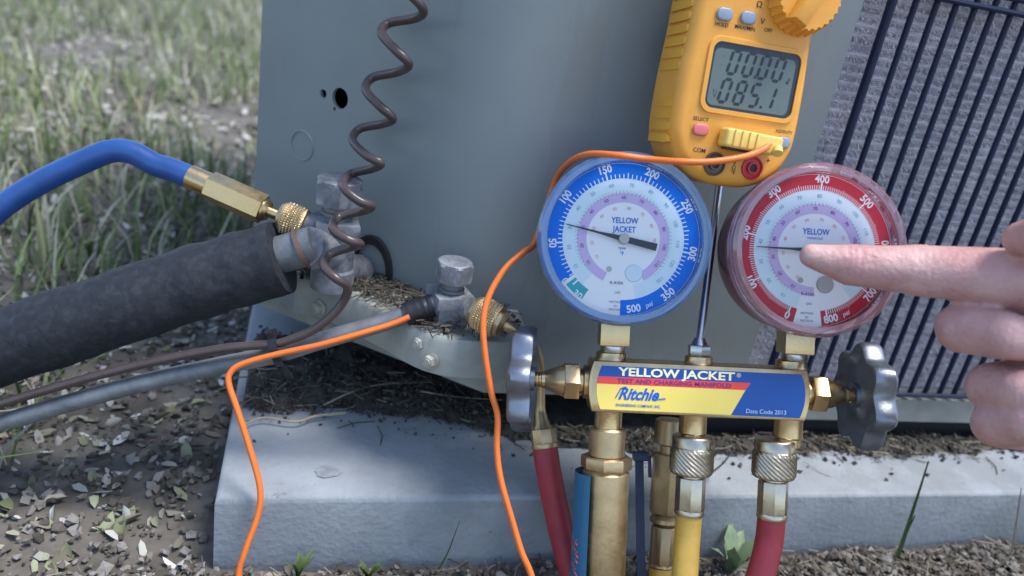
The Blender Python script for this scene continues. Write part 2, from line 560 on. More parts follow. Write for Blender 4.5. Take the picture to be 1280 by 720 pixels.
def litter(name, n, area, make, label, m='attr', cat=None, smooth=True):
    me = bpy.data.meshes.new(name)
    vs, fs, cs = [], [], []
    for _ in range(n):
        p = area()
        if p is None: continue
        v, f, c = make(p)
        b = len(vs)
        vs += v; fs += [[b + i for i in q] for q in f]; cs += [c] * len(v)
    me.from_pydata(vs, [], fs)
    a = me.color_attributes.new('Col', 'FLOAT_COLOR', 'POINT')
    flat = []
    for c in cs: flat += [c[0], c[1], c[2], 1]
    a.data.foreach_set('color', flat)
    me.materials.append(M[m])
    if smooth: me.shade_smooth()
    o = link(bpy.data.objects.new(name, me))
    return tag(o, label, cat, kind='stuff')

def leaf(p, sc_=1.0):
    L = random.uniform(0.008, 0.024) * sc_; W = L * random.uniform(0.3, 0.55)
    up = Euler((random.gauss(0, 0.45), random.gauss(0, 0.45), random.uniform(0, 6.3))).to_matrix()
    cv = random.uniform(-0.5, 0.5) * W
    co = [(-L / 2, 0, 0), (-L * .2, W / 2, cv), (L * .25, W * .4, cv * .8), (L / 2, 0, 0), (L * .25, -W * .4, cv * .8), (-L * .2, -W / 2, cv), (0, 0, -cv * 0.3)]
    v = [tuple(up @ Vector(c) + Vector(p) + Vector((0, 0, L * 0.22))) for c in co]
    f = [(0, 1, 6), (1, 2, 6), (2, 3, 6), (3, 4, 6), (4, 5, 6), (5, 0, 6)]
    base = random.choice([(0.40, 0.39, 0.35), (0.27, 0.24, 0.19), (0.48, 0.47, 0.43), (0.18, 0.16, 0.12), (0.58, 0.57, 0.54), (0.36, 0.33, 0.26), (0.24, 0.26, 0.14), (0.30, 0.32, 0.20)])
    k = random.uniform(0.7, 1.15)
    return v, f, tuple(c * k for c in base)
def blade(p, hmin=0.03, hmax=0.13):
    H = random.uniform(hmin, hmax); W = random.uniform(0.0008, 0.0019)
    a = random.uniform(0, 6.3); ln = random.uniform(0.1, 0.9)
    dx, dy = math.cos(a), math.sin(a)
    v = []
    for t, wk in ((0, 1), (0.4, .9), (0.75, .6), (1, .08)):
        ox = dx * H * ln * t * t; oy = dy * H * ln * t * t; oz = H * (t - 0.25 * ln * t * t)
        v += [(p[0] + ox - dy * W * wk, p[1] + oy + dx * W * wk, p[2] + oz), (p[0] + ox + dy * W * wk, p[1] + oy - dx * W * wk, p[2] + oz)]
    f = [(0, 1, 3, 2), (2, 3, 5, 4), (4, 5, 7, 6)]
    base = random.choice([(0.14, 0.20, 0.06), (0.20, 0.26, 0.10), (0.10, 0.15, 0.05), (0.36, 0.36, 0.20), (0.46, 0.45, 0.34)])
    return v, f, base
def clod(p, s0=0.0015, s1=0.0065):
    s = random.uniform(s0, s1) * random.uniform(0.5, 1)
    co = [(1, 0, 0), (0, 1, 0), (-1, 0, 0), (0, -1, 0), (0, 0, 1), (0.7, 0.7, .6), (-.7, .7, .6), (-.7, -.7, .6), (.7, -.7, .6)]
    m = Euler((random.uniform(0, .6), random.uniform(0, .6), random.uniform(0, 6.3))).to_matrix()
    v = [tuple(m @ (Vector(c) * s * random.uniform(.45, 1.3)) + Vector(p)) for c in co]
    f = [(0, 5, 8), (0, 1, 5), (1, 6, 5), (1, 2, 6), (2, 7, 6), (2, 3, 7), (3, 8, 7), (3, 0, 8), (5, 6, 4), (6, 7, 4), (7, 8, 4), (8, 5, 4)]
    b = random.choice([(0.155, 0.14, 0.12), (0.12, 0.105, 0.088), (0.22, 0.205, 0.185), (0.08, 0.07, 0.058)])
    k = random.uniform(.8, 1.2)
    return v, f, tuple(c * k for c in b)
def dark(t, k=0.38):
    return t[0], t[1], tuple(c * k for c in t[2])
def needle_piece(p, flat=True):
    L = random.uniform(0.005, 0.026); W = random.uniform(0.0002, 0.00045)
    a = random.uniform(0, 6.3); t = random.gauss(0, 0.12); bnd = random.uniform(-.15, .15) * L
    d = Vector((math.cos(a), math.sin(a), t)); n = Vector((-math.sin(a), math.cos(a), 0))
    c0 = Vector(p)
    pts = [c0 - d * L / 2, c0 + n * bnd, c0 + d * L / 2]
    v = []
    for q in pts: v += [tuple(q + n * W), tuple(q + Vector((0, 0, W * 1.6))), tuple(q - n * W)]
    f = [(0, 3, 4, 1), (1, 4, 5, 2), (3, 6, 7, 4), (4, 7, 8, 5)]
    b = random.choice([(0.17, 0.145, 0.11), (0.10, 0.085, 0.065), (0.24, 0.21, 0.17), (0.06, 0.05, 0.04), (0.07, 0.06, 0.045)])
    return v, f, b

def outside(x, y):
    return not (-0.05 < x < 0.95 and -0.068 < y < 0.9)
def yard():
    y = random.uniform(-0.25, 3.4); x = random.uniform(-0.45 * (y + .41) - .25, 0.04)
    if random.random() > max(0.5, 1 - max(0, y - .2) * 0.42): return None
    return (x, y, gh(x, y)) if outside(x, y) else None
litter('leaf_litter', 13000, yard, lambda p: leaf(p, 0.62 if p[1] < 0.6 else 0.95), None)
def clump():
    for _ in range(6):
        y = random.uniform(-0.2, 3.8); x = random.uniform(-0.45 * (y + .41) - .25, 0.04)
        if outside(x, y) and noise.noise((x * 3.1, y * 3.1, 9)) + 0.12 * (y - 0.5) > -0.15 and not (y < 0.35 and x > -0.16): return (x, y, gh(x, y))
    return None
litter('grass', 11000, clump, lambda p: blade(p, 0.02, 0.09), None, 'attr_g')
def lawn():
    for _ in range(6):
        x = random.uniform(-2.4, 2.6); y = random.uniform(-0.9, 4.0)
        if outside(x, y) and not (-0.45 * (y + .41) - .25 < x < 0.04 and y > -.2) and not (-0.3 < x < 1.0 and y < -0.0) and noise.noise((x * 2.1, y * 2.1, 9)) + 0.15 * y > -0.1: return (x, y, gh(x, y))
    return None
litter('lawn_grass', 14000, lawn, lambda p: blade(p, 0.02, 0.08), None, 'attr_g')
def strip():
    x = random.uniform(-0.25, 0.95); y = -0.066 - abs(random.gauss(0, 0.05))
    if x < 0.36 and random.random() < 0.55: return None
    return (x, y, gh(x, y) + random.uniform(0, 0.006))
litter('soil_clods', 16000, strip, lambda p: clod(p, 0.0007, 0.0040), None, smooth=False)
litter('chaff', 1600, strip, lambda p: needle_piece((p[0], p[1], p[2] + .003)), None)
def leftsoil():
    x = -0.04 - abs(random.gauss(0, 0.12)); y = random.uniform(-0.2, 0.7)
    return (x, y, gh(x, y) + random.uniform(0, 0.004))
litter('dark_soil_crumbs', 3600, leftsoil, lambda p: clod(p, 0.001, 0.0045), None, smooth=False)

# ================================================================== equipment pad
SX0, SX1, SY0, SY1 = -0.036, 0.93, -0.062, 0.88
pad = thing('equipment_pad', 'smooth grey rectangular pad lying under the air conditioner cabinet', 'equipment pad', TL(0.45, 0.4, GZ))
mb = MB()
mb.prism([(SX0, SY0), (SX1, SY0), (SX1, SY1), (SX0, SY1)], GZ - 0.02, 0.0, None, 0.0035, 3)
mb.build('pad_slab', 'concrete', pad, angle=60)
mb = MB()
c = PZ(410, 589, 0.0006)
mb.lathe([(0, 0.0), (0.0075, 0.0)], TL(*c) @ Matrix.Diagonal((1.0, 0.75, 1, 1)), 18)
for v in mb.bm.verts:
    v.co.x += random.uniform(-.0012, .0012); v.co.y += random.uniform(-.0009, .0009)
mb.build('surface_chip', 'chip', pad)

# dirt lying on the pad
BND = [PZ(u, v, 0) for u, v in [(285, 512), (350, 520), (420, 512), (480, 520), (560, 528), (620, 545), (700, 560), (850, 572), (1000, 568), (1120, 572), (1280, 566)]]
def yb(x):
    if x <= BND[0].x: return BND[0].y
    for a, b in zip(BND, BND[1:]):
        if x <= b.x: return a.y + (b.y - a.y) * (x - a.x) / (b.x - a.x)
    return BND[-1].y
def dirt_h(x, y):
    e = y - yb(x) + noise.noise((x * 40, y * 40, 2)) * 0.007 + noise.noise((x * 130, y * 130, 3)) * 0.004
    if e <= 0: return None
    ed = min(1, (x - SX0 - 0.004) / 0.006)
    if x > 0.13: ed *= max(0.04, min(1, (0.020 - e) / 0.008))
    k = min(1, e / 0.012)
    return max(0.0003, ed * k * (0.004 + 0.0035 * (1 + noise.noise((x * 60, y * 60, 5))) + 0.0025 * noise.noise((x * 190, y * 190, 6))))
mb = MB()
st = 0.0028
nx = int((0.66 - SX0) / st); ny = int(0.17 / st)
vv = {}
for i in range(nx):
    for j in range(ny):
        x = SX0 + 0.006 + i * st; y = -0.05 + j * st
        h = dirt_h(x, y)
        if h is not None: vv[i, j] = mb.bm.verts.new((x, y, h))
for i in range(nx):
    for j in range(ny):
        q = [vv.get(k) for k in ((i, j), (i + 1, j), (i + 1, j + 1), (i, j + 1))]
        if all(q): mb.bm.faces.new(q)
o = mb.build('pad_dirt', 'dirt', angle=50, kind='stuff')
def padtop():
    x = random.uniform(SX0 + .008, 0.64)
    y = yb(x) + random.gauss(0.012, 0.017) if random.random() < .75 else yb(x) + random.uniform(0, .1)
    if y < SY0 + .004 or (x > 0.13 and y > yb(x) + 0.019): return None
    h = dirt_h(x, y)
    if h is None and random.random() < 0.86: return None
    return (x, y, (h or 0) + 0.0007)
litter('dry_needles', 1300, padtop, needle_piece, None)
litter('pad_crumbs', 6000, padtop, lambda p: dark(clod(p, 0.0006, 0.0024)), None, smooth=False)

def twig(pts, r, label, m='straw'):
    mb = MB()
    mb.tube(spline(pts, 5), lambda t: r * (1 - 0.6 * t), 6)
    return tag(mb.build('twig', m), label, 'twig')
twig([PZ(u, v, 0.004 + k * 0.0004) for k, (u, v) in enumerate([(432, 516), (395, 520), (370, 527), (330, 522), (305, 530)])], 0.0011, 'pale dry stalk lying across the dirt edge left on the pad')
twig([PZ(u, v, 0.009) for u, v in [(405, 506), (440, 490), (480, 480), (540, 478)]], 0.0006, 'thin brown stalk bowed over the dirt under the valve bracket')
twig([PZ(u, v, 0.010) for u, v in [(520, 488), (570, 496), (628, 500)]], 0.0005, 'thin dry stem lying in the dirt below the second bracket bend')
twig([PZ(888, 592, 0.002), PZ(905, 578, 0.02), PZ(918, 560, 0.035)], 0.0008, 'dry stalk leaning behind the right red hose collar')

# ================================================================== air conditioner
unit = thing('air_conditioner', 'grey outdoor air conditioner cabinet with rounded corner panel and wire coil guard', 'air conditioner', TL(0.4, 0.35, 0.0))
UB, UT = 0.0445, 0.74                     # panel bottom, top
XE = 0.2998                               # where panel meets coil
bend = []
rB = 0.060
tl = rB * math.tan(R_(43) / 2)
p1 = CA + Vector((tl, 0, 0)); cc = p1 + Vector((0, rB, 0))
for k in range(13):
    a = R_(-90 - 43 * k / 12)
    bend.append(Vector((cc.x + rB * math.cos(a), cc.y + rB * math.sin(a), 0)))
pe = bend[-1]
tend = CA + CT * 0.1636
T_flat = frame(CA, CN, CT)               # x away-left along turned panel, y ?, z outward
# turned part with real holes
def hole(p, r, n=24):
    q = PC(*p)
    s = (q - CA).dot(CT)
    return [(s + r * math.cos(2 * math.pi * k / n), q.z + r * math.sin(2 * math.pi * k / n)) for k in range(n)]
holes = [hole((425, 123), 0.0062), hole((404, 117), 0.0026), hole((418, 136), 0.0011)]
th = 0.0012
mb = MB()
def wpt(s, z, o=0): return CA + CT * s + Vector((0, 0, z)) + CN * o
s0 = (pe - CA).dot(CT); s1 = 0.1636
loops = [[(s0, UB), (s1, UB), (s1, UT), (s0, UT)]] + holes
ed = []
lv = []
for L in loops:
    vs = [mb.bm.verts.new(wpt(*q)) for q in L]
    lv.append(vs)
    for i in range(len(vs)): ed.append(mb.bm.edges.new((vs[i], vs[(i + 1) % len(vs)])))
bmesh.ops.triangle_fill(mb.bm, use_beauty=True, edges=ed)
for L, vs in zip(holes, lv[1:]):
    back = [mb.bm.verts.new(wpt(q[0], q[1], -0.0025)) for q in L]
    for i in range(len(vs)):
        j = (i + 1) % len(vs)
        mb.face([vs[i], vs[j], back[j], back[i]])
# bend, flat and the return edges
def stripz(a, b):
    va = mb.verts([(a.x, a.y, UB), (a.x, a.y, UT)]); vb = mb.verts([(b.x, b.y, UB), (b.x, b.y, UT)])
    mb.face([va[0], vb[0], vb[1], va[1]])
path = [Vector((XE, 0.012, 0)), Vector((XE, 0.001, 0)), Vector((XE - 0.001, 0, 0))] + bend
for a, b in zip(path, path[1:]): stripz(a, b)
tb = tend + Vector((0, 0.55, 0))
stripz(tend, tb)
bmesh.ops.remove_doubles(mb.bm, verts=mb.bm.verts, dist=0.00005)
panel = mb.build('corner_panel', 'panel', unit, angle=30)
mb = MB()                                 # raised knock-out ring
q = PC(378, 182)
Tk = frame(q, CN, CT)
mb.lathe([(0.0088, 0.0), (0.0089, 0.0006), (0.0093, 0.0007), (0.0096, 0.0)], Tk, 36)
mb.build('knockout', 'panel', unit)
# hollow body: back, top, base
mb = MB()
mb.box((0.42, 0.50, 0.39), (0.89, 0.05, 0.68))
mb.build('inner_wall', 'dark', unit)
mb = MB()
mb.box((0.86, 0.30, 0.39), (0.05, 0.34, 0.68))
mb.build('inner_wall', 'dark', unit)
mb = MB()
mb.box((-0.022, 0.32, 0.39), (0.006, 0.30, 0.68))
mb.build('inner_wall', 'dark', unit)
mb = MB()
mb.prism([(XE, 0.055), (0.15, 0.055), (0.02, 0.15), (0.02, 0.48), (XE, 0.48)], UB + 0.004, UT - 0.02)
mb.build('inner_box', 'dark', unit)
mb = MB()
mb.prism([(0.115, -0.006), (0.895, -0.006), (0.895, 0.655), (-0.039, 0.655), (-0.039, 0.112)], UT + 0.001, UT + 0.03, None, 0.006)
mb.build('top_cover', 'panel', unit)
mb = MB()
mb.prism([(0.118, 0.004), (0.885, 0.004), (0.885, 0.64), (-0.026, 0.64), (-0.026, 0.116)], 0.030, UB - 0.002)
mb.build('base_pan', 'bracket', unit)
for k, (x, y) in enumerate([(0.2, 0.1), (0.8, 0.1), (0.2, 0.55), (0.8, 0.55)]):
    MB().cyl(0.02, 0.0, 0.031, TL(x, y, 0), 20).build('foot', 'dark', unit)
# base rail under the coil
mb = MB()
mb.prism([(-0.004, 0.0201), (0.004, 0.0201), (0.004, 0.0375), (0.022, 0.0375), (0.022, 0.0390), (-0.004, 0.0390)], 0.275, 0.895, Matrix(((0, 0, 1, 0), (1, 0, 0, 0), (0, 1, 0, 0), (0, 0, 0, 1))), 0.0006)
mb.build('base_rail', 'rail', unit)
MB().box((0.892, 0.3, 0.39), (0.006, 0.61, 0.70)).build('side_panel', 'panel', unit)
MB().box((0.585, 0.016, 0.0105), (0.60, 0.018, 0.0205)).build('rail_gap_shade', 'dark', unit)  # added black strip, paints in the shaded gap below the base rail
# spiny coil rows
def coil_mesh():
    mb = MB()
    L = 0.592
    mb.tube([(0, 0, 0), (L, 0, 0)], 0.0022, 8)
    n = 760
    for i in range(n):
        x = L * i / n + random.uniform(-.0004, .0004)
        for k in range(8):
            a = math.pi + math.pi * (k + random.uniform(-.5, .5)) / 7.5
            if random.random() < .03: continue
            l = random.uniform(0.0030, 0.0066); wv = 0.00026
            sx = random.gauss(0, 0.0012)
            d = Vector((0, math.sin(a), math.cos(a))); 
            b = Vector((x, 0, 0)) + d * 0.0018
            t = Vector((x + sx, 0, 0)) + d * l
            mb.face([mb.bm.verts.new(b + Vector((wv, 0, 0))), mb.bm.verts.new(b - Vector((wv, 0, 0))), mb.bm.verts.new(t - Vector((wv * .7, 0, 0))), mb.bm.verts.new(t + Vector((wv * .7, 0, 0)))])
    return mb
proto = []
for k in range(5):
    cm = coil_mesh()
    cm.bm.transform(TL(XE - 0.034, 0.0105, 0.0440 + 0.0056 * k))
    proto.append(cm.build('coil_row', 'fin', unit, smooth=None))
for k in range(5, 122):
    q = random.randrange(5)
    dup(proto[q], (random.uniform(-.0, .033), random.uniform(-.0006, .0006), 0.0056 * (k - q)))
MB().box((XE + 0.30, 0.0185, 0.385), (0.60, 0.004, 0.69)).build('coil_core', 'fin', unit)
# guard wires
wx = [0.3152, 0.3303, 0.3444, 0.3578, 0.3712, 0.3843, 0.3976]
while wx[-1] < 0.86: wx.append(wx[-1] + 0.0133)
MB().tube([(wx[0], -0.003, 0.042), (wx[0], -0.003, 0.308)], 0.0027, 10).build('guard_wire', 'wire', unit)
first = MB().tube([(wx[1], -0.0035, 0.042), (wx[1], -0.0035, 0.72)], 0.0019, 10).build('guard_wire', 'wire', unit)
for x in wx[2:]: dup(first, (x - wx[1], 0, 0))
MB().tube([(wx[0] - .001, -0.0065, 0.0445), (wx[-1], -0.0065, 0.0445)], 0.0017, 8).build('cross_wire', 'wire', unit)
cw = MB().tube([(wx[0] - .004, -0.0066, 0.3060), (wx[-1], -0.0066, 0.3060)], 0.0017, 8).build('cross_wire', 'wire', unit)
dup(cw, (0, 0.0005, 0.0075)); dup(cw, (0, 0.0005, 0.21))

# valve bracket
BZ = 0.0683
B_ = [PZ(u, v, BZ) for u, v in [(366, 392), (400, 397), (545, 468), (660, 474)]]
B_[0] = B_[1] + Vector((-0.016, 0.004, 0))
hb = 0.0225
def offs(pl, d):
    out = []
    for i, p in enumerate(pl):
        a = pl[max(i - 1, 0)]; b = pl[min(i + 1, len(pl) - 1)]
        t = (b - a).normalized()
        out.append(p + Vector((-t.y, t.x, 0)) * d)
    return out
fr_ = spline([B_[0], B_[1] , B_[1].lerp(B_[2], .5), B_[2], B_[3]], 6)
bk_ = offs(fr_, 0.0014)
mb = MB()
rows = []
for p, q in zip(fr_, bk_):
    d = (q - p).normalized()
    top = BZ + hb
    prof = [(p, BZ), (p, top - 0.002), (p + d * 0.0015, top), (p + d * 0.055, top + 0.001), (p + d * 0.055, top - 0.0008), (q + d * .0005, top - 0.0012), (q, BZ)]
    rows.append([mb.bm.verts.new((a.x, a.y, z)) for a, z in prof])
for a, b in zip(rows, rows[1:]):
    for k in range(7):
        j = (k + 1) % 7
        mb.face([a[k], b[k], b[j], a[j]])
mb.face(rows[0]); mb.face(rows[-1][::-1])
brk = mb.build('valve_bracket', 'bracket', unit, angle=40)
for (u, v) in [(382, 375), (400, 384), (526, 427), (540, 450)]:
    # on the bracket's slanted front
    a, b = B_[1], B_[2]
    t = (b - a).normalized(); nr = Vector((t.y, -t.x, 0))
    r = ray(u, v)
    D = (a - CL).dot(nr) / r.dot(nr)
    q = CL + r * D
    Ts = frame(q, nr, (0, 0, 1))
    mb = MB()
    mb.lathe([(0, 0.0005), (0.0052, 0.0005), (0.0052, 0.0012), (0.0040, 0.0016), (0, 0.0016)], Ts, 20)
    mb.hexa(0.0066, 0.0014, 0.0048, Ts, 0.0004, random.uniform(0, 1))
    mb.lathe([(0.0024, 0.0048), (0.0022, 0.0052), (0.0019, 0.0044), (0, 0.0044)], Ts, 16)
    mb.build('screw', 'screw', brk)

# suction valve (large) and liquid valve (small) bolted to the bracket
VZ = Vector((0, 0, 1))
def service_valve(base, caf, ch, nr, plate, bodyr, drop, label, rot):
    Tv = frame(base, VZ, (math.cos(rot), math.sin(rot), 0))
    mb = MB()
    Tb2 = Tv @ TL(0, 0, -0.0026 if caf > .022 else -0.0002)
    x = plate / 2
    mb.prism([(-x, -x), (x, -x), (x, x), (-x, x)], -0.0140, -0.0065, Tb2 @ RZ(R_(-20)), 0.0007)
    x *= .78
    mb.prism([(-x, -x), (x, -x), (x, x), (-x, x)], -0.0280, -0.0138, Tb2 @ RZ(R_(-20)), 0.0012)
    mb.lathe([(0, -0.020), (bodyr, -0.024), (bodyr, -0.020 - drop * .55), (bodyr * 1.1, -0.020 - drop * .6), (bodyr * 1.1, -0.020 - drop), (0, -0.020 - drop)], Tb2, 32)
    b = mb.build('service_valve', 'valve', unit, label=label)
    mb = MB(); mb.lathe([(nr * .72, 0.002), (nr * .72, -0.004), (nr * .86, -0.0045), (nr * .86, -0.006), (nr * .72, -0.0065), (nr * .72, -0.010)], Tv, 28)
    mb.build('valve_neck', 'oldcopper', b)
    mb = MB(); mb.hexcap(caf, 0.0, ch, Tv, R_(5))
    mb.build('valve_cap', 'valve', b, angle=18)
    return b
Sv = P(423, 254, 0.438)
Sb = service_valve(Sv, 0.0250, 0.0145, 0.0110, 0.0245, 0.0115, 0.029, 'large grey suction valve', 0.4)
Lv = P(566, 350, 0.430)
Lb = service_valve(Lv, 0.0190, 0.0115, 0.0085, 0.0220, 0.0088, 0.0060, 'small grey liquid valve', 0.55)
Sc = Sv + Vector((0, 0, -0.028)); Lc = Lv + Vector((0, 0, -0.0170))
# stubs
p = P(383, 308, 0.425)
mb = MB(); mb.tube([Sc + Vector((0, 0, -.002)), p], 0.0112, 24); ee = PC(459, 338, -0.004); mb.tube(spline([Sv + Vector((0, 0, -.040)), (Sv + Vector((0, 0, -.040))).lerp(ee, .5), ee], 4), 0.0095, 20)
mb.build('valve_stub', 'valve', Sb)
mb = MB()
q = P(365, 276, 0.437)
Sp = Sv + Vector((0, 0, -0.014))
mb.tube([Sp, Sp.lerp(q, .8)], 0.0062, 18)
mb.build('service_port', 'valve', Sb)
mb = MB()
pl = P(538, 382, 0.430); pr = P(590, 386, 0.424)
mb.tube([Lc, pl], 0.0062, 20); mb.tube([Lc + Vector((0, 0, -.002)), Lc - CN * 0.03 + Vector((0, 0, -.01))], 0.007, 16)
mb.build('valve_stub', 'valve', Lb)
mb = MB(); mb.tube([Lc, pr], 0.0064, 18); mb.build('service_port', 'valve', Lb)
# pipe hole grommet behind the suction valve
q = PC(464, 338, 0.0005)
Tg = frame(q, CN, (0, 0, 1))
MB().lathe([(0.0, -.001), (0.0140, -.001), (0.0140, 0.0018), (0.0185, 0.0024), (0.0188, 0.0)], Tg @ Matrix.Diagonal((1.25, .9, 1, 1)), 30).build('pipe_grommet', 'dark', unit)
# packed debris on the bracket ledge
def ledge():
    t = random.uniform(0.05, 0.98)
    a = fr_[int(t * (len(fr_) - 1))]; d = (bk_[int(t * (len(fr_) - 1))] - a).normalized()
    k = random.uniform(0.004, 0.05)
    return (a.x + d.x * k + random.uniform(-.004, .004), a.y + d.y * k + random.uniform(-.004, .004), BZ + hb + 0.001 + random.uniform(0, 0.004))
litter('ledge_debris', 450, ledge, lambda p: dark(needle_piece(p), .6), None)
litter('ledge_crumbs', 600, ledge, lambda p: dark(clod(p, 0.0008, 0.0030), .6), None, smooth=False)

# ================================================================== refrigerant lines
sl_ = thing('suction_line', 'thick pipe in black foam insulation leading left from the larger valve', 'pipe', TL(*P(200, 370, .43)))
p0 = P(393, 306, 0.428)
e1 = P(345, 320, 0.428)
mb = MB(); mb.tube([p0, p0.lerp(e1, .5), P(338, 322, .428), P(300, 333, .428)], 0.0105, 24); mb.build('pipe', 'oldcopper', sl_)
mb = MB(); mb.tube([P(381, 309, .4275), P(376, 311, .4275)], 0.0118, 24); mb.build('brazed_joint', 'solder', sl_)
mb = MB()
foam = spline([P(352, 322, .428), P(300, 337, .428), P(230, 358, .425), P(120, 395, .42), P(-40, 450, .42), P(-260, 540, .43)], 8)
mb.tube(foam, lambda t: 0.0208 + 0.0004 * math.sin(t * 40) * (t < .9), 32)
for v in mb.bm.verts:
    v.co += Vector((1, 1, 1)) * noise.noise(v.co * 90) * 0.0009
mb.build('foam_sleeve', 'foam', sl_, angle=60)

ll = thing('liquid_line', 'thin grey copper pipe running left from the smaller valve', 'pipe', TL(*P(400, 425, .43)))
lp = [P(545, 380, .430), P(510, 392, .428), P(470, 406, .426), P(400, 426, .424), P(340, 444, .424), P(270, 458, .424), P(150, 486, .42), P(0, 530, .42), P(-200, 600, .43)]
mb = MB(); mb.tube(spline(lp, 8), 0.0050, 20); mb.build('pipe', 'oldcopper', ll)
mb = MB(); mb.tube(spline([P(541, 381.5, .430), P(524, 387, .429), P(506, 393.5, .4278)], 5), lambda t: 0.0066 + 0.0003 * math.sin(t * 25), 20); mb.build('tape_wrap', 'tape', ll)

# brown control cable
def dp(u, v):
    r = ray(u, v)
    return max((0 - CL.y) / r.y, -((CL - CA).dot(CN)) / r.dot(CN))
cp0 = [(500, -420, .026), (480, -240, .030), (484, -150, .030), (462, -70, .030), (488, -30, .034), (527, 8, .026), (521, 22, .016), (486, 29, .013), (477, 42, .024), (494, 62, .031), (511, 80, .026), (497, 90, .015), (466, 97, .013), (457, 112, .024), (474, 132, .031), (491, 148, .026), (478, 155, .015), (450, 161, .014), (441, 176, .026), (459, 195, .036), (476, 204, .034), (465, 211, .026), (437, 218, .030)]
cp = [(u, v, dp(u, v) - k * 1.15) for u, v, k in cp0] + [ (429, 233, .404), (447, 250, .399), (464, 258, .404), (452, 264, .413), (424, 271, .414), (416, 286, .404), (434, 299, .399), (450, 305, .404), (438, 309, .412), (412, 318, .413), (405, 333, .404), (420, 348, .400), (434, 358, .405), (431, 374, .410), (415, 394, .412), (392, 412, .413), (365, 424, .414), (342, 430, .415), (270, 437, .415), (150, 462, .413), (0, 505, .412), (-200, 570, .42)]
mb = MB(); mb.tube(spline([P(*a) for a in cp], 7), 0.00245, 12)
tag(mb.build('control_cable', 'cable', angle=60), 'brown cable stretched into a loose coil in front of the cabinet', 'cable')
# tie round cable and liquid line
mb = MB()
tc = P(347, 438, .419)
td = (P(320, 444, .419) - tc).normalized()
Tt = frame(tc, td, (0, 0, 1))
mb.lathe([(0.0086, -.0022), (0.0094, -.0022), (0.0094, .0022), (0.0086, .0022)], Tt @ Matrix.Diagonal((1.0, .72, 1, 1)), 28, closed=True)
mb.box((0.0100, 0, 0), (0.004, 0.005, 0.0055), Tt, 0.0006)
mb.box((-0.012, 0.001, 0), (0.010, 0.0012, 0.0036), Tt, 0.0003)
tag(mb.build('cable_tie', 'tape'), 'black tie binding the brown cable to the thin copper pipe', 'cable tie')

# ================================================================== manifold gauge set
aM = R_(-2.6)
xw = CR @ Vector((math.cos(aM), math.sin(aM), 0)); yw = CR @ Vector((-math.sin(aM), math.cos(aM), 0)); zw = CR @ Vector((0, 0, 1))
MD = 0.408
MM = Matrix((xw, yw, zw)).transposed().to_4x4()
MM.translation = P(872, 488, MD)
MI = MM.inverted()
def ML(u, v, z=0.0):
    q = MI @ P(u, v, MD - z)
    return q
man = thing('gauge_manifold', 'brass gauge manifold hanging on a hook with a blue and a red gauge', 'gauge manifold', MM.copy())
zf = 0.0125                                # front face
tl_ = ML(741, 451, zf); tr_ = ML(1010, 463, zf); bl_ = ML(741, 516, zf); br_ = ML(1006, 525, zf)
xl = (tl_.x + bl_.x) / 2; xr = (tr_.x + br_.x) / 2; yt = (tl_.y + tr_.y) / 2; yb_ = (bl_.y + br_.y) / 2
yc = (yt + yb_) / 2; hh = (yt - yb_) / 2
def barrel(x0, x1, y0, y1, bulge, n=10):
    o = [(x0 + 0.0, y0)]
    o = []
    for k in range(n + 1):
        t = k / n; o.append((x1 + bulge * (1 - (2 * t - 1) ** 2), y0 + (y1 - y0) * t))
    for k in range(n + 1):
        t = k / n; o.append((x0 - bulge * (1 - (2 * t - 1) ** 2), y1 + (y0 - y1) * t))
    return o
mb = MB(MM)
mb.prism(barrel(xl, xr, yb_, yt, 0.0022), -0.0125, zf, None, 0.0009)
body = mb.build('manifold_body', 'brass', man)
# printed label, a thin plate on the front face
lx0, lx1, ly0, ly1 = xl + 0.0042, xr - 0.0030, yb_ + 0.0014, yt - 0.0022
LW, LH = lx1 - lx0, ly1 - ly0
mb = MB(MM)
mb.prism(barrel(lx0, lx1, ly0, ly1, 0.0024), zf, zf + 0.0003)
plate = mb.build('label_plate', 'lbl_blue', body, smooth=False)
def lx(u): return lx0 + LW * u
def ly(v): return ly1 - LH * v
def edge_left(v): return lx0 - 0.0024 * (1 - (2 * v - 1) ** 2)
z1 = zf + 0.0004
mb = MB(MM)
vsq = [0.245, 0.30, 0.36, 0.415]
mb.poly([(edge_left(v) + .0001, ly(v), z1) for v in vsq] + [(lx(.722), ly(.415), z1), (lx(.748), ly(.245), z1)])
mb.build('label_stripe', 'lbl_red', body, smooth=False)
mb = MB(MM)
vsq = [0.415 + 0.585 * k / 6 for k in range(7)]
mb.poly([(edge_left(v) + .0001, ly(v) + (0.0001 if k == 6 else 0), z1) for k, v in enumerate(vsq)] + [(lx(.655), ly(1) + .0001, z1), (lx(.722), ly(.415), z1)])
mb.build('label_field', 'lbl_yel', body, smooth=False)
z2 = zf + 0.0006
mb = MB(MM); mb.fit('YELLOW JACKET', 0.0041, LW * .585, TL(lx(.375), ly(.128), z2), bold=0.03)
mb.build('lettering', 'lbl_cream', body, smooth=False)
mb = MB(MM)
mb.text('®', 0.0030, TL(lx(.685), ly(.09), z2))
mb.build('lettering', 'lbl_cream', body, smooth=False)
mb = MB(MM); mb.fit('TEST AND CHARGING MANIFOLD', 0.0022, LW * .57, TL(lx(.365), ly(.332), z2), bold=0.015); mb.build('lettering', 'lbl_purple', body, smooth=False)
mb = MB(MM); mb.fit('Ritchie', 0.0060, LW * .205, TL(lx(.185), ly(.63), z2), bold=0.03, shear=0.42)
mb.tube([(lx(.075), ly(.72), z2), (lx(.10), ly(.50), z2), (lx(.125), ly(.46), z2)], 0.0003, 5)
mb.tube([(lx(.29), ly(.71), z2), (lx(.325), ly(.69), z2)], 0.0003, 5)
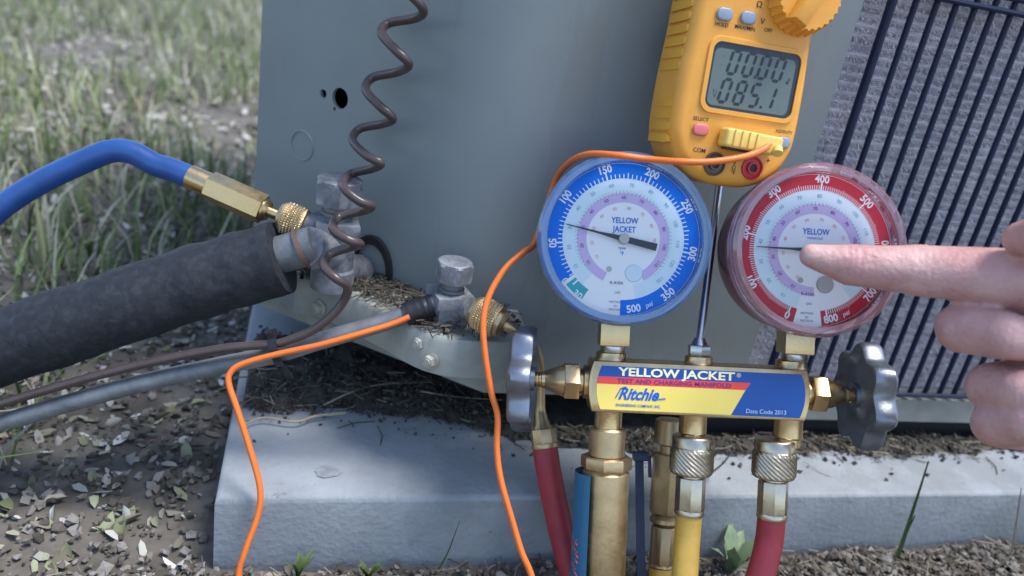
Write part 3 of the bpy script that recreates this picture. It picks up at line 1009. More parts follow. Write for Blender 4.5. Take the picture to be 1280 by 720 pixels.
mb.fit('ENGINEERING COMPANY, INC.', 0.0014, LW * .225, TL(lx(.19), ly(.885), z2), bold=0.015)
mb.build('lettering', 'txtblue', body, smooth=False)
mb = MB(MM); mb.fit('Date Code 2013', 0.0022, LW * .20, TL(lx(.83), ly(.89), z2)); mb.build('lettering', 'lbl_ice', body, smooth=False)

bx = ML(765, 420).x; rx = ML(990, 432).x; cx_ = ML(874, 434).x
def up(x, y, z=0.0):                       # local frame whose z axis is the manifold's +y
    return TL(x, y, z) @ Matrix(((1, 0, 0, 0), (0, 0, 1, 0), (0, -1, 0, 0), (0, 0, 0, 1)))
def dn(x, y, z=0.0):
    return TL(x, y, z) @ Matrix(((1, 0, 0, 0), (0, 0, -1, 0), (0, 1, 0, 0), (0, 0, 0, 1)))
def sideways(x, y, s):                     # z axis along +x (s=1) or -x (s=-1)
    return TL(x, y, 0) @ Matrix(((0, 0, s, 0), (0, s, 0, 0), (-1 , 0, 0, 0), (0, 0, 0, 1)))
# bosses on top of the body
for x, r in ((bx, 0.0080), (rx, 0.0080), (cx_, 0.0072)):
    MB(MM).lathe([(r + .0008, -.0005), (r, 0.0012), (r, 0.0036), (r - .0012, 0.0044), (0, 0.0044)], up(x, yt), 28).build('port_boss', 'brass', man)
for x, r in ((bx, 0.0074), (ML(866, 530).x, 0.0072), (rx, 0.0074)):
    MB(MM).lathe([(r + .0006, -.0005), (r, 0.001), (r, 0.0105), (r - .001, 0.0115), (r - 0.001, 0.0155), (0, 0.0155)], dn(x, yb_), 28).build('port_boss', 'brass', man)

DZ = 0.0205                               # dial face height over manifold axis plane
sD = (MD - DZ) / F                         # metres per photo pixel at the dial
def gauge(name_label, cpx, casem, band, zero, step, maxn, gaps, white, nums, needle_ang, big, minor):
    c = ML(*cpx, DZ)
    G = MM @ TL(c.x, c.y, 0)
    mb = MB(G)
    r = 96 * sD; r2 = 105 * sD
    mb.lathe([(0, -0.016), (r2 * .82, -0.016), (r2 * .92, -0.014), (r2 * .985, -0.007), (r2, 0.000), (r2, DZ - 0.0065), (r, DZ - 0.006), (r, DZ - 0.0015), (r - 0.001, DZ - 0.0015), (r - .0012, DZ - 0.004), (0, DZ - 0.004)], None, 64)
    cs = mb.build('pressure_gauge', casem, man, label=name_label)
    # stem
    mb = MB(MM)
    ybot = yt + 0.0075
    ytop = c.y - 92 * sD + 0.004
    mb.hexa(0.0150, ybot, ytop, TL(c.x, 0, 0.0) @ Matrix(((1, 0, 0, 0), (0, 0, 1, 0), (0, -1, 0, 0), (0, 0, 0, 1))), 0.0005, R_(45), 4)
    mb.build('gauge_stem', 'brass', cs)
    mb = MB(MM)
    mb.lathe([(0.0062, yt + .004), (0.0066, yt + .0046), (0.0066, yt + .0072), (0.0058, yt + .0078)], up(c.x, 0), 24)
    mb.build('seal_ring', 'steel', cs)
    # dial
    mb = MB(G); mb.lathe([(0, DZ), (95.5 * sD, DZ)], None, 72); mb.build('dial', 'dial', cs, smooth=False)
    s = sD
    z = DZ + 0.00012
    mb = MB(G)
    for a0, a1 in gaps: arc_ring(mb, 76 * s, 95 * s, a0, a1, z)
    mb.build('scale_band', band, cs, smooth=False)
    mb = MB(G); arc_ring(mb, 58 * s, 75.5 * s, zero + 6, zero - 300, z); mb.build('scale_band', 'cyan', cs, smooth=False)
    mb = MB(G); arc_ring(mb, 46 * s, 57.5 * s, zero + 22, zero - 286, z); mb.build('scale_band', 'lilac', cs, smooth=False)
    # marks
    z = DZ + 0.00024
    mb = MB(G)
    k = 0
    while k <= maxn:
        a = R_(zero - step * k / big)
        mj = (k % big == 0)
        md = (k % (big // 2) == 0)
        r0, r1, wd = (75.5, 84.5 if mj else (83 if md else 81.5), 1.0 if mj else (0.6 if big == 50 else 0.42))
        d = Vector((math.cos(a), math.sin(a), 0)); n = Vector((-d.y, d.x, 0)) * wd * s
        p, q = d * r0 * s, d * r1 * s
        mb.poly([p - n + Vector((0, 0, z)), q - n + Vector((0, 0, z)), q + n + Vector((0, 0, z)), p + n + Vector((0, 0, z))])
        k += minor
    for t, a in nums:
        aa = R_(a)
        rr = 89.0 * s
        fl = (a % 360) > 175 or (a % 360) < 12
        if t in ('0', '500', '800') and fl and a < 0 or t == '0': rr = 88 * s
        mb.text(t, 13.0 * s, TL(rr * math.cos(aa), rr * math.sin(aa), z) @ RZ(aa + (math.pi / 2 if fl else -math.pi / 2)), bold=0.03, sx=0.92)
        if (t == '500' and big == 50) or t == '800':
            ab = R_(a + 13); mb.text('psi', 8.5 * s, TL(rr * math.cos(ab), rr * math.sin(ab), z) @ RZ(ab + math.pi / 2), bold=0.01, shear=.2)
    mb.build('numerals', 'white', cs, smooth=False)
    # inner scales
    for rad, mtl, size, lst, a0, st_ in ((68, 'txtteal', 6.5, ['10', '20', '30', '40', '50', '60', '70', '80', '90', '100', '110', '120', '130'], zero - 12, 21.5),
                                         (52, 'txtviolet', 6.0, ['10', '20', '30', '40', '50', '60', '70', '80', '90', '100', '110'], zero - 8, 25),
                                         (39, 'txtpink', 5.5, ['10', '20', '30', '40', '50', '60', '70', '80', '90'], zero - 8, 27)):
        mb = MB(G)
        for i, t in enumerate(lst):
            aa = R_(a0 - st_ * i)
            mb.text(t, size * s, TL(rad * s * math.cos(aa), rad * s * math.sin(aa), z) @ RZ(aa - math.pi / 2), bold=0.01)
        if rad > 50:
            for i in range(len(lst) * 5 - 4):
                aa = R_(a0 - st_ * i / 5)
                d = Vector((math.cos(aa), math.sin(aa), 0)); n = Vector((-d.y, d.x, 0)) * .22 * s
                ro = rad - 9.5 if rad > 60 else rad + 4.2
                p, q = d * (ro) * s + Vector((0, 0, z)), d * (ro + 2.6) * s + Vector((0, 0, z))
                mb.poly([p - n, q - n, q + n, p + n])
        mb.build('numerals', mtl, cs, smooth=False)
    mb = MB(G)
    mb.text('YELLOW', 10.5 * s, TL(1 * s, 23 * s, z), bold=0.015, sx=0.8)
    if big == 50: mb.text('JACKET', 10.5 * s, TL(1 * s, 12 * s, z), bold=0.015, sx=0.8)
    else: mb.text('MANIFOLD', 4 * s, TL(0, 15 * s, z))
    mb.text('TEMP', 4 * s, TL(-1 * s, -12 * s, z)); mb.text('°F', 6 * s, TL(-1 * s, -18 * s, z), bold=.01)
    mb.build('lettering', 'txtblue', cs, smooth=False)
    mb = MB(G)
    mb.text('R-410A', 5.5 * s, TL(-6 * s, -55 * s, z), bold=.012)
    mb.text('USA', 4 * s, TL(-4 * s, -67 * s, z)); mb.text('MOTION', 4 * s, TL(-6 * s, -79 * s, z)); mb.text('IN', 4 * s, TL(-6 * s, -84 * s, z)); mb.text('MOTION', 4 * s, TL(-6 * s, -88.5 * s, z))
    mb.build('lettering', 'txtviolet', cs, smooth=False)
    mb = MB(G)
    mb.lathe([(0, 0), (3.6 * s, 0)], TL(-16 * s, -38 * s, z), 18)
    mb.build('dial_hole', 'hub', cs, smooth=False)
    mb = MB(G)
    mb.lathe([(0, 0.0006), (10 * s, 0.0006), (11 * s, 0)], TL(15 * s, -42 * s, z), 24)
    mb.build('dial_stop', 'hub' if big == 100 else 'cyan', cs)
    if white:
        mb = MB(G); arc_ring(mb, 76.5 * s, 91 * s, 221, 238, DZ + 0.0002); mb.build('vacuum_band', 'teal', cs, smooth=False)
        mb = MB(G)
        for t, a in (('0', 218), ('30', 233)):
            aa = R_(a); mb.text(t, 12 * s, TL(90 * s * math.cos(aa), 90 * s * math.sin(aa), z + .0001) @ RZ(aa + math.pi / 2), bold=.02)
        mb.build('numerals', 'white', cs, smooth=False)
    # needle
    a = R_(needle_ang)
    mb = MB(G @ RZ(a))
    mb.prism([(0, 3.6 * s), (0, -3.6 * s), (30 * s, -1.4 * s), (74 * s, -0.5 * s), (74 * s, 0.5 * s), (30 * s, 1.4 * s)], DZ + 0.0020, DZ + 0.0025)
    mb.prism([(2 * s, 3.6 * s), (2 * s, -3.6 * s), (-42 * s, -4.6 * s), (-42 * s, 4.6 * s)], DZ + 0.0019, DZ + 0.0026)
    mb.build('needle', 'needle', cs, smooth=False)
    mb = MB(G); mb.lathe([(6.6 * s, DZ + .0005), (6.6 * s, DZ + .0036), (5.8 * s, DZ + .0042), (0, DZ + .0044)], None, 28); mb.build('needle_hub', 'hub', cs)
    # clear rim and lens
    ro = 108.5 * s
    zt = DZ + 0.0085
    mb = MB(G)
    mb.lathe([(97 * s, DZ - 0.0050), (ro - .001, DZ - 0.0050), (ro, DZ - 0.0042), (ro, DZ - 0.001), (ro - .0010, DZ - .0002), (ro - .0010, DZ + .003), (ro, DZ + .004), (ro - .0006, zt - 0.0015), (ro - .0022, zt), (96.5 * s, zt - 0.0006), (95 * s, zt - .0018), (96.2 * s, DZ + .0006), (97 * s, DZ - 0.0015)], None, 80, closed=True)
    mb.build('clear_rim', 'rim_blue' if big == 50 else 'rim_red', cs)
    mb = MB(G)
    mb.lathe([(0, zt - .0012), (60 * s, zt - .0014), (95 * s, zt - .0019), (95 * s, zt - .0032), (0, zt - .0028)], None, 64)
    mb.build('lens', 'lens', cs)
    return cs
bz = [(p, 222 - 39 * p / 50 + 2.6) for p in (50, 100, 150, 200, 250, 300, 350)]
gauge('blue low side pressure gauge', (779, 299), 'case_blue', 'dblue', 222 + 2.6, 39, 350, [(218, -58), (-58, -90)], True,
      [(str(p), a) for p, a in bz] + [('500', -79)], 165.5 + 2.6, 50, 5)
gauge('red high side pressure gauge', (1018, 313), 'case_red', 'dred', 247 + 2.6, 40.8, 800, [(256, -82)], False,
      [(str(p), 247 - 40.8 * p / 100 + 2.6) for p in range(0, 800, 100)] + [('800', -74)], 176.5 + 2.6, 100, 5)

# valve bonnets and star knobs at both ends
ymid = yc
for sgn, xe, hx in ((-1, xl - 0.0020, ML(709, 478).x), (1, xr + 0.0020, ML(1040, 490).x)):
    Ts = sideways(xe, ymid + (0.0008 if sgn < 0 else 0), sgn)
    L = abs(hx - xe)
    mb = MB(MM)
    mb.lathe([(0.0088, -.0005), (0.0088, 0.0018), (0.0068, 0.0025), (0.0068, 0.0042)], Ts, 28)
    mb.hexa(0.0176, 0.0040, 0.0122, Ts, 0.0007, R_(0))
    mb.lathe([(0.0086, 0.0122), (0.0078, 0.0145), (0.0050, 0.0218), (0.0046, 0.0222), (0.0046, 0.0240), (0, 0.0240)], Ts, 32)
    for k in range(3):
        mb.lathe([(0.0034, 0.0240 + k * .0016), (0.0041, 0.0244 + k * .0016), (0.0041, 0.0250 + k * .0016), (0.0034, 0.0256 + k * .0016)], Ts, 20)
    mb.lathe([(0.0035, 0.024), (0.0035, 0.031), (0, 0.031)], Ts, 20)
    bon = mb.build('valve_bonnet', 'brass', man)
    if sgn < 0: Ts = Ts @ TL(0, 0, 0.0272) @ Matrix.Rotation(R_(7), 4, 'Y') @ TL(0, 0, -0.0272)
    mb = MB(MM)
    seg = 126; n = 7
    rr0 = 0.0262
    kx = 0.0272
    def kr(a): return 1 + 0.10 * math.cos(n * a + 0.6 + (1.6 if sgn < 0 else 0))
    prof = [(0.0, 0.0, 0), (0.0062, 0.0, 0), (0.0066, 0.0022, 0), (0.0085, 0.0036, 0), (0.0165, 0.0046, 0.3), (0.0200, 0.0032, .6), (0.0232, 0.0008, 1), (rr0 - .001, 0.0006, 1), (rr0, 0.0022, 1), (rr0, 0.0100, 1), (rr0 - .0016, 0.0120, 1), (0.0215, 0.0128, 1), (0.0150, 0.0108, .4), (0.0060, 0.0100, 0), (0, 0.0100, 0)]
    rows = []
    for r, z, kf in prof:
        if r == 0: rows.append(mb.verts([(0, 0, kx + z)], Ts)); continue
        row = []
        for i in range(seg):
            a = 2 * math.pi * i / seg
            q = r * (1 + (kr(a) - 1) * kf)
            row.append((q * math.cos(a), q * math.sin(a), kx + z))
        rows.append(mb.verts(row, Ts))
    for a, b in zip(rows, rows[1:]):
        for k in range(seg):
            j = (k + 1) % seg
            if len(a) == 1: mb.face([a[0], b[j], b[k]])
            elif len(b) == 1: mb.face([a[k], a[j], b[0]])
            else: mb.face([a[k], a[j], b[j], b[k]])
    mb.build('star_knob', 'knob', man, angle=40, label='star knob %s' % ('seen edge on beside the blue gauge end' if sgn < 0 else 'at the red gauge end'))
# hook
mb = MB(MM)
mb.hexa(0.0104, yt + 0.0044, yt + 0.0098, up(cx_, 0) , 0.0007, R_(30))
mb.lathe([(0.0044, yt + .0098), (0.0034, yt + .0120), (0.0028, yt + .0135), (0, yt + .0135)], up(cx_, 0), 20)
mb.build('hook_nut', 'steel', man)
h0 = MM @ Vector((cx_, yt + 0.010, 0)); h1 = P(899, 232, 0.430)
dh = (h1 - h0).normalized()
mb = MB()
hook = [h0, h0.lerp(h1, .5), h1, h1 + dh * 0.02, h1 + dh * 0.035 + Vector((0.003, 0.006, 0)), h1 + dh * 0.040 + Vector((0.012, 0.010, 0)), h1 + dh * 0.032 + Vector((0.020, 0.010, 0))]
mb.tube(spline(hook, 6), 0.0021, 14)
mb.build('hook', 'steel', man)

# ================================================================== hoses and fittings
def hose_end(T, knm, ferm, parent, r_nut=0.0111, r_fer=0.0076, z=(0.0, 0.0205, 0.0225, 0.040), diag='diag', plain=0.006):
    mb = MB(T)
    mb.lathe([(0, z[0]), (r_nut * .88, z[0]), (r_nut * .95, z[0] + .001), (r_nut * .95, z[0] + plain)], None, 36)
    mb.knurl(r_nut, z[0] + plain - .0002, z[1], None, 24, 0.00055, diag, 192, 26, 1.5)
    mb.build('knurled_nut', knm, parent, angle=60)
    mb = MB(T)
    mb.lathe([(r_fer * .8, z[1] - .002), (r_fer * .8, z[2])], None, 24)
    mb.hexa(r_fer * 1.9, z[2] - .0004, z[3], None, 0.0006, R_(10), 8)
    mb.lathe([(r_fer * 1.0, z[3] - .001), (r_fer * 1.06, z[3] + .0006), (r_fer * 1.0, z[3] + .002), (0, z[3] + .002)], None, 28)
    mb.build('ferrule', ferm, parent)

def knee(p, g): return p
# red hose: from the red port down, along the ground, back up to the small valve
red = thing('charging_hose', 'red rubber hose from the red gauge port, looping back up behind the left knob', 'hose', TL(*(P(965, 760, .40))))
Tr = MM @ dn(ML(969, 548).x, yb_ - 0.0120)
hose_end(Tr, 'nickel', 'nickel', red)
rs = Tr @ Vector((0, 0, 0.041))
Ro = [rs + (Tr.to_3x3() @ Vector((0, 0, 1))) * 0.0005, Tr @ Vector((-0.001, 0.000, 0.056)), P(950, 722, .402), P(925, 800, .395), P(880, 900, .39)]
gl = Vector((0.10, -0.27, GZ + 0.016))
fer_t = P(676, 520, .445)
fer_b = P(681, 556, .442)
pr_ = (fer_b - fer_t).normalized()
tail = [P(718, 725, .436), P(696, 640, .44), fer_b + pr_ * 0.012, fer_b]
Ro = Ro + [P(830, 960, .40), P(775, 880, .42)] + tail
mb = MB(); mb.tube(spline(Ro, 8), 0.0073, 20); mb.build('hose', 'red_hose', red, angle=60)
Tf = frame(fer_b, fer_t - fer_b)
Lf = (fer_t - fer_b).length
mb = MB(Tf); mb.hexa(0.0138, -.001, Lf * .55, None, .0006, 0.3, 8); mb.lathe([(0.0076, -.002), (0.0080, -.0008), (0.0076, .0006)], None, 24); mb.lathe([(0.0056, Lf * .55), (0.0042, Lf * .75), (0.0032, Lf * 1.2), (0, Lf * 1.2)], None, 20)
mb.build('ferrule', 'brass_dull', red)
nut_c = P(612, 397, .418); nut_d = (P(640, 411, .4165) - P(590, 386, .4235)).normalized()
bent = spline([nut_c + nut_d * 0.006, P(640, 411, .416), P(662, 424, .425), P(674, 455, .44), P(675, 500, .445), fer_t], 6)
mb = MB(); mb.tube(bent, 0.0030, 14); mb.build('bent_stem', 'brass_dull', red)
mb = MB(frame(nut_c - nut_d * 0.0090, nut_d)); mb.lathe([(0, -.001), (0.0076, -.001), (0.0084, 0.0008)], None, 28); mb.knurl(0.0092, 0.0006, 0.0150, None, 42, 0.00035, 'cross', 210, 22, 1.0); mb.lathe([(0.0080, .0150), (0.0074, .0172), (0.0050, .0190), (0, .0190)], None, 28)
mb.build('knurled_nut', 'brass_dull', red, angle=20)

# yellow hose: centre port, its free end hanging up behind
yel = thing('charging_hose', 'yellow rubber hose on the middle port with its other brass end hanging behind', 'hose', TL(*(P(856, 760, .40))))
Ty = MM @ dn(ML(866, 545).x, yb_ - 0.0120)
hose_end(Ty, 'nickel', 'nickel', yel)
ys_ = Ty @ Vector((0, 0, 0.041))
fb = P(826, 706, .448)
mb = MB(); mb.tube(spline([ys_, Ty @ Vector((-0.0005, 0, 0.056)), P(856, 722, .403), P(852, 790, .40), P(845, 850, .405), P(832, 862, .425), P(826, 800, .440), fb], 8), 0.0068, 20); mb.build('hose', 'yel_hose', yel, angle=60)
ft = P(838, 545, .452)
Tb = frame(fb, ft - fb, (1, 0, 0)); Lb_ = (ft - fb).length
mb = MB(Tb)
mb.lathe([(0.0066, -.002), (0.0074, -.0005), (0.0066, 0.001)], None, 24)
mb.hexa(0.0132, 0.0, Lb_ * .30, None, 0.0007, 0.2, 8)
mb.lathe([(0.0050, Lb_ * .30), (0.0082, Lb_ * .33), (0.0082, Lb_ * .36), (0.0060, Lb_ * .40)], None, 28)
mb.build('ferrule', 'brass_dull', yel)
mb = MB(Tb)
mb.hexa(0.0172, Lb_ * .40, Lb_ * .86, None, 0.0008, 0.2, 6)
mb.lathe([(0.0055, Lb_ * .86), (0.0055, Lb_ * .92), (0.0095, Lb_ * .94), (0.0095, Lb_ * 1.12), (0.007, Lb_ * 1.14), (0, Lb_ * 1.14)], None, 32)
mb.build('hex_coupler', 'brass_dull', yel)

# blue hose with its big brass valve barrel
blu = thing('charging_hose', 'blue hose whose thick brass barrel hangs from the left port', 'hose', TL(*(P(757, 760, .40))))
Tn = MM @ dn(ML(760, 530).x, yb_ - 0.0100)
xn = Vector((0, 0, 0))
mb = MB(Tn)
mb.lathe([(0, 0), (0.0088, 0.0), (0.0096, 0.001), (0.0096, 0.0145), (0.0088, 0.0150)], None, 36)
mb.hexa(0.0252, 0.0150, 0.0215, None, 0.0010, R_(12), 8)
mb.lathe([(0.0120, 0.0215), (0.0112, 0.0225), (0.0124, 0.0236), (0.0126, 0.090), (0.0116, 0.0925), (0.0088, 0.094), (0.0088, 0.108), (0, 0.108)], None, 44)
mb.build('valve_barrel', 'brass_dull', blu)
mb = MB(Tn @ TL(-0.0030, 0, 0) @ RZ(R_(180)))
n = 14
for k in range(n):
    a, b = R_(-62 + 124 * k / n), R_(-62 + 124 * (k + 1) / n)
    r0, r1 = 0.0128, 0.0134
    q = [(r1 * math.cos(a), r1 * math.sin(a)), (r1 * math.cos(b), r1 * math.sin(b))]
    vs = mb.verts([(*q[0], .0235), (*q[1], .0235), (*q[1], .088), (*q[0], .088)])
    mb.face(vs)
bmesh.ops.remove_doubles(mb.bm, verts=mb.bm.verts, dist=1e-5)
st_o = mb.build('sticker', 'stick', blu)
mb = MB(Tn @ TL(-0.0030, 0, 0))
for k in range(9):
    z0 = 0.058 + k * 0.0030
    a = R_(180 - 32 + 6 * math.sin(k * 1.9)); r = 0.0136
    mb.tube([(r * math.cos(a), r * math.sin(a), z0), (r * math.cos(a + .12), r * math.sin(a + .12), z0 + .0012), (r * math.cos(a - .05), r * math.sin(a - .05), z0 + .0028)], 0.0003, 5)
mb.build('sticker_print', 'stick_red', blu)
bh = Tn @ Vector((0, 0, 0.107))
mb = MB(); nut_s = P(270, 240, .437)
hx0, hx1 = P(330, 262, .434), P(262, 232, .434)
bd = (hx1 - hx0).normalized()
end_s = hx1 + bd * 0.01
mb.tube(spline([bh, Tn @ Vector((0, 0, 0.13)), P(742, 860, .395), P(640, 960, .39), P(400, 980, .40), P(60, 900, .41), P(-150, 700, .42), P(-60, 330, .43), P(120, 195, .432), P(200, 208, .434), end_s], 8), 0.0066, 18)
mb.build('hose', 'blue_hose', blu, angle=60)
# its far end on the suction valve port: knurled nut, stem, hex coupler
kn = P(366, 276, .436); kd = (P(340, 267, .435) - P(383, 283, .437)).normalized()
mb = MB(frame(kn - kd * 0.0070, kd)); mb.knurl(0.0092, 0.0, 0.0135, None, 42, 0.00035, 'cross', 210, 22, 1.0); mb.lathe([(0.0082, .0135), (0.0074, .015), (0.004, .016), (0, .016)], None, 28)
mb.build('knurled_nut', 'brass_dull', blu, angle=20)
mb = MB(); mb.tube([kn, hx0 + bd * 0.002], 0.0033, 14); mb.build('stem', 'brass', blu)
mb = MB(frame(hx0, bd, (0, 0, 1))); Lh = (hx1 - hx0).length
mb.lathe([(0, -0.003), (0.0050, -.003), (0.0066, -.001), (0.0066, 0.0005)], None, 24)
mb.hexa(0.0152, 0.0, Lh, None, 0.0009, 0.25); mb.lathe([(0.0070, Lh), (0.0070, Lh + .012), (0, Lh + .012)], None, 24)
mb.build('hex_coupler', 'brass', blu)

# navy strap hanging beside the barrel
mb = MB()
s0_, s1_ = P(799, 570, .445), P(802, 760, .437)
sd = (s1_ - s0_).normalized()
Tst = frame(s0_, sd, CR @ Vector((1, 0, 0)))
mb.box((0, 0, 0.045), (0.0048, 0.0015, 0.09), Tst, 0.0004)
mb.box((0.0006, 0.001, 0.0), (0.0088, 0.0056, 0.0052), Tst, 0.0008)
mb.box((0.0058, 0.001, 0.006), (0.0018, 0.0018, 0.012), Tst, 0.0004)
tag(mb.build('strap', 'strap'), 'dark blue plastic strap hanging between the brass barrel and the rear fitting', 'strap')

# ================================================================== clamp meter
nM = Vector((-0.01, -0.97, 0.19)).normalized()
Mo = P(937, 105, 0.378)
def PM(u, v, o=0.0):
    r = ray(u, v)
    return CL + r * ((o + (Mo - CL).dot(nM)) / r.dot(nM))
upm = ((PM(893, 48) - PM(880, 132)) + (PM(1002, 72) - PM(985, 150)))
upm = (upm - nM * upm.dot(nM)).normalized()
rtm = upm.cross(nM).normalized()
TM = Matrix((rtm, upm, nM)).transposed().to_4x4(); TM.translation = Mo
TMI = TM.inverted()
def Q(u, v, z=0.0):
    q = TMI @ PM(u, v, z); return (q.x, q.y)
met = thing('clamp_meter', 'yellow handheld clamp meter hanging on the cabinet above the gauges', 'multimeter', TM.copy())
def mid(*ps):
    qs = [Q(*p) for p in ps]; return (sum(q[0] for q in qs) / len(qs), sum(q[1] for q in qs) / len(qs))
ol = [Q(826, 165), Q(826, 186), Q(838, 206), Q(862, 222), Q(892, 232), Q(925, 236), Q(955, 232), Q(978, 220), Q(991, 195), Q(1000, 150)]
Wl = (Q(826, 165)[0] + Q(836, 90)[0]) / 2 + 0.0066; Wr = (Q(1000, 150)[0] + Q(1019, 80)[0]) / 2
cxm = (Wl + Wr) / 2; hw = (Wr - Wl) / 2; ybm = Q(925, 236)[1]
half = [(0, ybm), (hw * .30, ybm + .0006), (hw * .58, ybm + .0038), (hw * .80, ybm + .0098), (hw * .93, ybm + .0175), (hw * 1.0, ybm + .027), (hw * 1.0, ybm + .05), (hw * .955, ybm + .075), (hw * .94, ybm + .10), (hw * .95, ybm + .118), (hw * .8, ybm + .128), (0, ybm + .131)]
hs = [Vector((x, y, 0)) for x, y in half]
hp = spline(hs, 4)
outline = [(cxm + p.x, p.y) for p in hp] + [(cxm - p.x, p.y) for p in hp[-2:0:-1]]
mb = MB(TM); mb.prism(outline, -0.034, 0.0, None, 0.0055, 4)
mbody = mb.build('meter_body', 'meter', met, angle=50)
# grip ribs on both sides
for sg in (-1, 1):
    for k in range(12):
        y = ybm + 0.020 + k * 0.0058 + (0.012 if k >= 4 and sg < 0 else 0)
        if y > ybm + .112: continue
        f_ = 1.0 - max(0, (y - ybm - .05)) * 0.9
        x = cxm + sg * (hw * f_ - (0.0009 if sg < 0 else 0.0022))
        if sg > 0 and y < ybm + .034: continue
        mb = MB(TM)
        mb.box((x - sg * .0038, y, -0.0165), (0.0105, 0.0042, 0.0240), None, 0.0019)
        mb.build('grip_rib', 'meter_d', met)
# screen
lc = mid((893, 48), (1002, 72), (985, 150), (880, 132))
lw = (Vector(Q(1002, 72)) - Vector(Q(893, 48))).length; lh = (Vector(Q(893, 48)) - Vector(Q(880, 132))).length
Tl = TM @ TL(lc[0], lc[1], 0)
mb = MB(Tl)
a = rrect(lw + .0042, lh + .0042, .0060); b = rrect(lw - .0002, lh - .0002, .0042)
v1 = mb.verts([(x, y, 0.0000) for x, y in rrect(lw + .0052, lh + .0052, .0065)]); v2 = mb.verts([(x, y, 0.0011) for x, y in a]); v3 = mb.verts([(x, y, 0.0011) for x, y in b]); v4 = mb.verts([(x, y, 0.0002) for x, y in b])
for r1, r2 in ((v1, v2), (v2, v3), (v3, v4)):
    for k in range(len(v1)):
        j = (k + 1) % len(v1); mb.face([r1[k], r1[j], r2[j], r2[k]])
scr = mb.build('screen_surround', 'meter', met)
mb = MB(Tl); mb.prism(rrect(lw - .0004, lh - .0004, .0041), 0.00005, 0.0003); mb.build('screen_edge_shade', 'lcd_shade', scr, smooth=False)  # black border, widest right and top, paints a shadow onto the screen edge
mb = MB(Tl); mb.prism(rrect(lw - .0040, lh - .0046, .0030, 6, -0.0006, -0.0008), 0.0003, 0.00045); mb.build('display', 'lcd', scr, smooth=False)
SEG = {'0': 'abcdef', '8': 'abcdefg', '5': 'afgcd', '1': 'bc'}
def digit(mb, ch, x, y, w_, h_, z, t, sh):
    def pt(px, py): return (x + px + (py - h_ / 2) * sh, y + py, z)
    g_ = t * .22
    S = {'a': ((g_, h_), (w_ - g_, h_)), 'g': ((g_, h_ / 2), (w_ - g_, h_ / 2)), 'd': ((g_, 0), (w_ - g_, 0)),
         'f': ((0, h_ - g_), (0, h_ / 2 + g_)), 'b': ((w_, h_ - g_), (w_, h_ / 2 + g_)), 'e': ((0, h_ / 2 - g_), (0, g_)), 'c': ((w_, h_ / 2 - g_), (w_, g_))}
    for s_ in SEG[ch]:
        (x0, y0), (x1, y1) = S[s_]
        if y0 == y1: mb.poly([pt(x0, y0), pt(x0 + t / 2, y0 - t / 2), pt(x1 - t / 2, y0 - t / 2), pt(x1, y0), pt(x1 - t / 2, y0 + t / 2), pt(x0 + t / 2, y0 + t / 2)])
        else: mb.poly([pt(x0, y0), pt(x0 - t / 2, y0 - t / 2), pt(x0 - t / 2, y1 + t / 2), pt(x0, y1), pt(x0 + t / 2, y1 + t / 2), pt(x0 + t / 2, y0 - t / 2)])
mb = MB(Tl)
dw, dh_, t_ = lw * .090, lh * .345, lw * .031
for k, ch in enumerate('0000'):
    digit(mb, ch, -lw * .29 + k * lw * .170, lh * .050, dw, dh_, .0006, t_, 0.17)
for k, ch in enumerate('085'):
    digit(mb, ch, -lw * .335 + k * lw * .170, -lh * .385, dw, dh_, .0006, t_, 0.17)
digit(mb, '1', -lw * .335 + 3 * lw * .170, -lh * .385, dw, dh_, .0006, t_, 0.17)
for x, y in ((.012, .055), (.385, .055), (.140, -.375)):
    mb.box((lw * x, lh * y, .0006), (t_ * .8, t_ * .8, .00002))
mb.text('A', lh * .07, TL(lw * .40, lh * .10, .0006)); mb.text('T1', lh * .07, TL(-lw * .40, -lh * .25, .0006)); mb.text('°F', lh * .07, TL(-lw * .40, -lh * .32, .0006)); mb.text('~', lh * .07, TL(-lw * .37, lh * .29, .0006)); mb.text('-', lh * .07, TL(-lw * .38, lh * .16, .0006))
mb.build('digits', 'seg', scr, smooth=False)
# buttons
for (u, v), m_, sz in (((905, 18), 'btn_grey', (.0084, .0062)), ((934.5, 22.5), 'btn_grey', (.0084, .0062)), ((875, 162), 'btn_red', (.0086, .0060)), ((978, 178), 'btn_grey', (.0080, .0058))):
    q = Q(u, v)
    MB(TM @ TL(*q, 0)).prism(rrect(sz[0] + .0016, sz[1] + .0016, .0032), 0.0, .0002).build('button_recess', 'meter_d', met, smooth=False)
    MB(TM @ TL(*q, 0)).prism(rrect(*sz, .0027), 0.0, .0016, None, .0010, 3).build('button', m_, met)
mb = MB(TM)
for t, (u, v), s_ in (('HOLD', (902, 31), .0026), ('MAX/MIN', (931, 35), .0026), ('OFF', (960, 38), .0026), ('SELECT', (876, 149), .0026), ('HZ/DUTY', (980, 165), .0022), ('COM', (874, 188), .0030), ('Ω', (949, 6), .0042), ('V', (953, 27), .0038), ('+', (960, 201), .004), ('V', (918, 204), .003), ('Ω', (917, 210), .003), ('°F', (916, 216), .0028)):
    mb.text(t, s_, TL(*Q(u, v), .00025), bold=.008)
mb.build('lettering', 'ink', met, smooth=False)
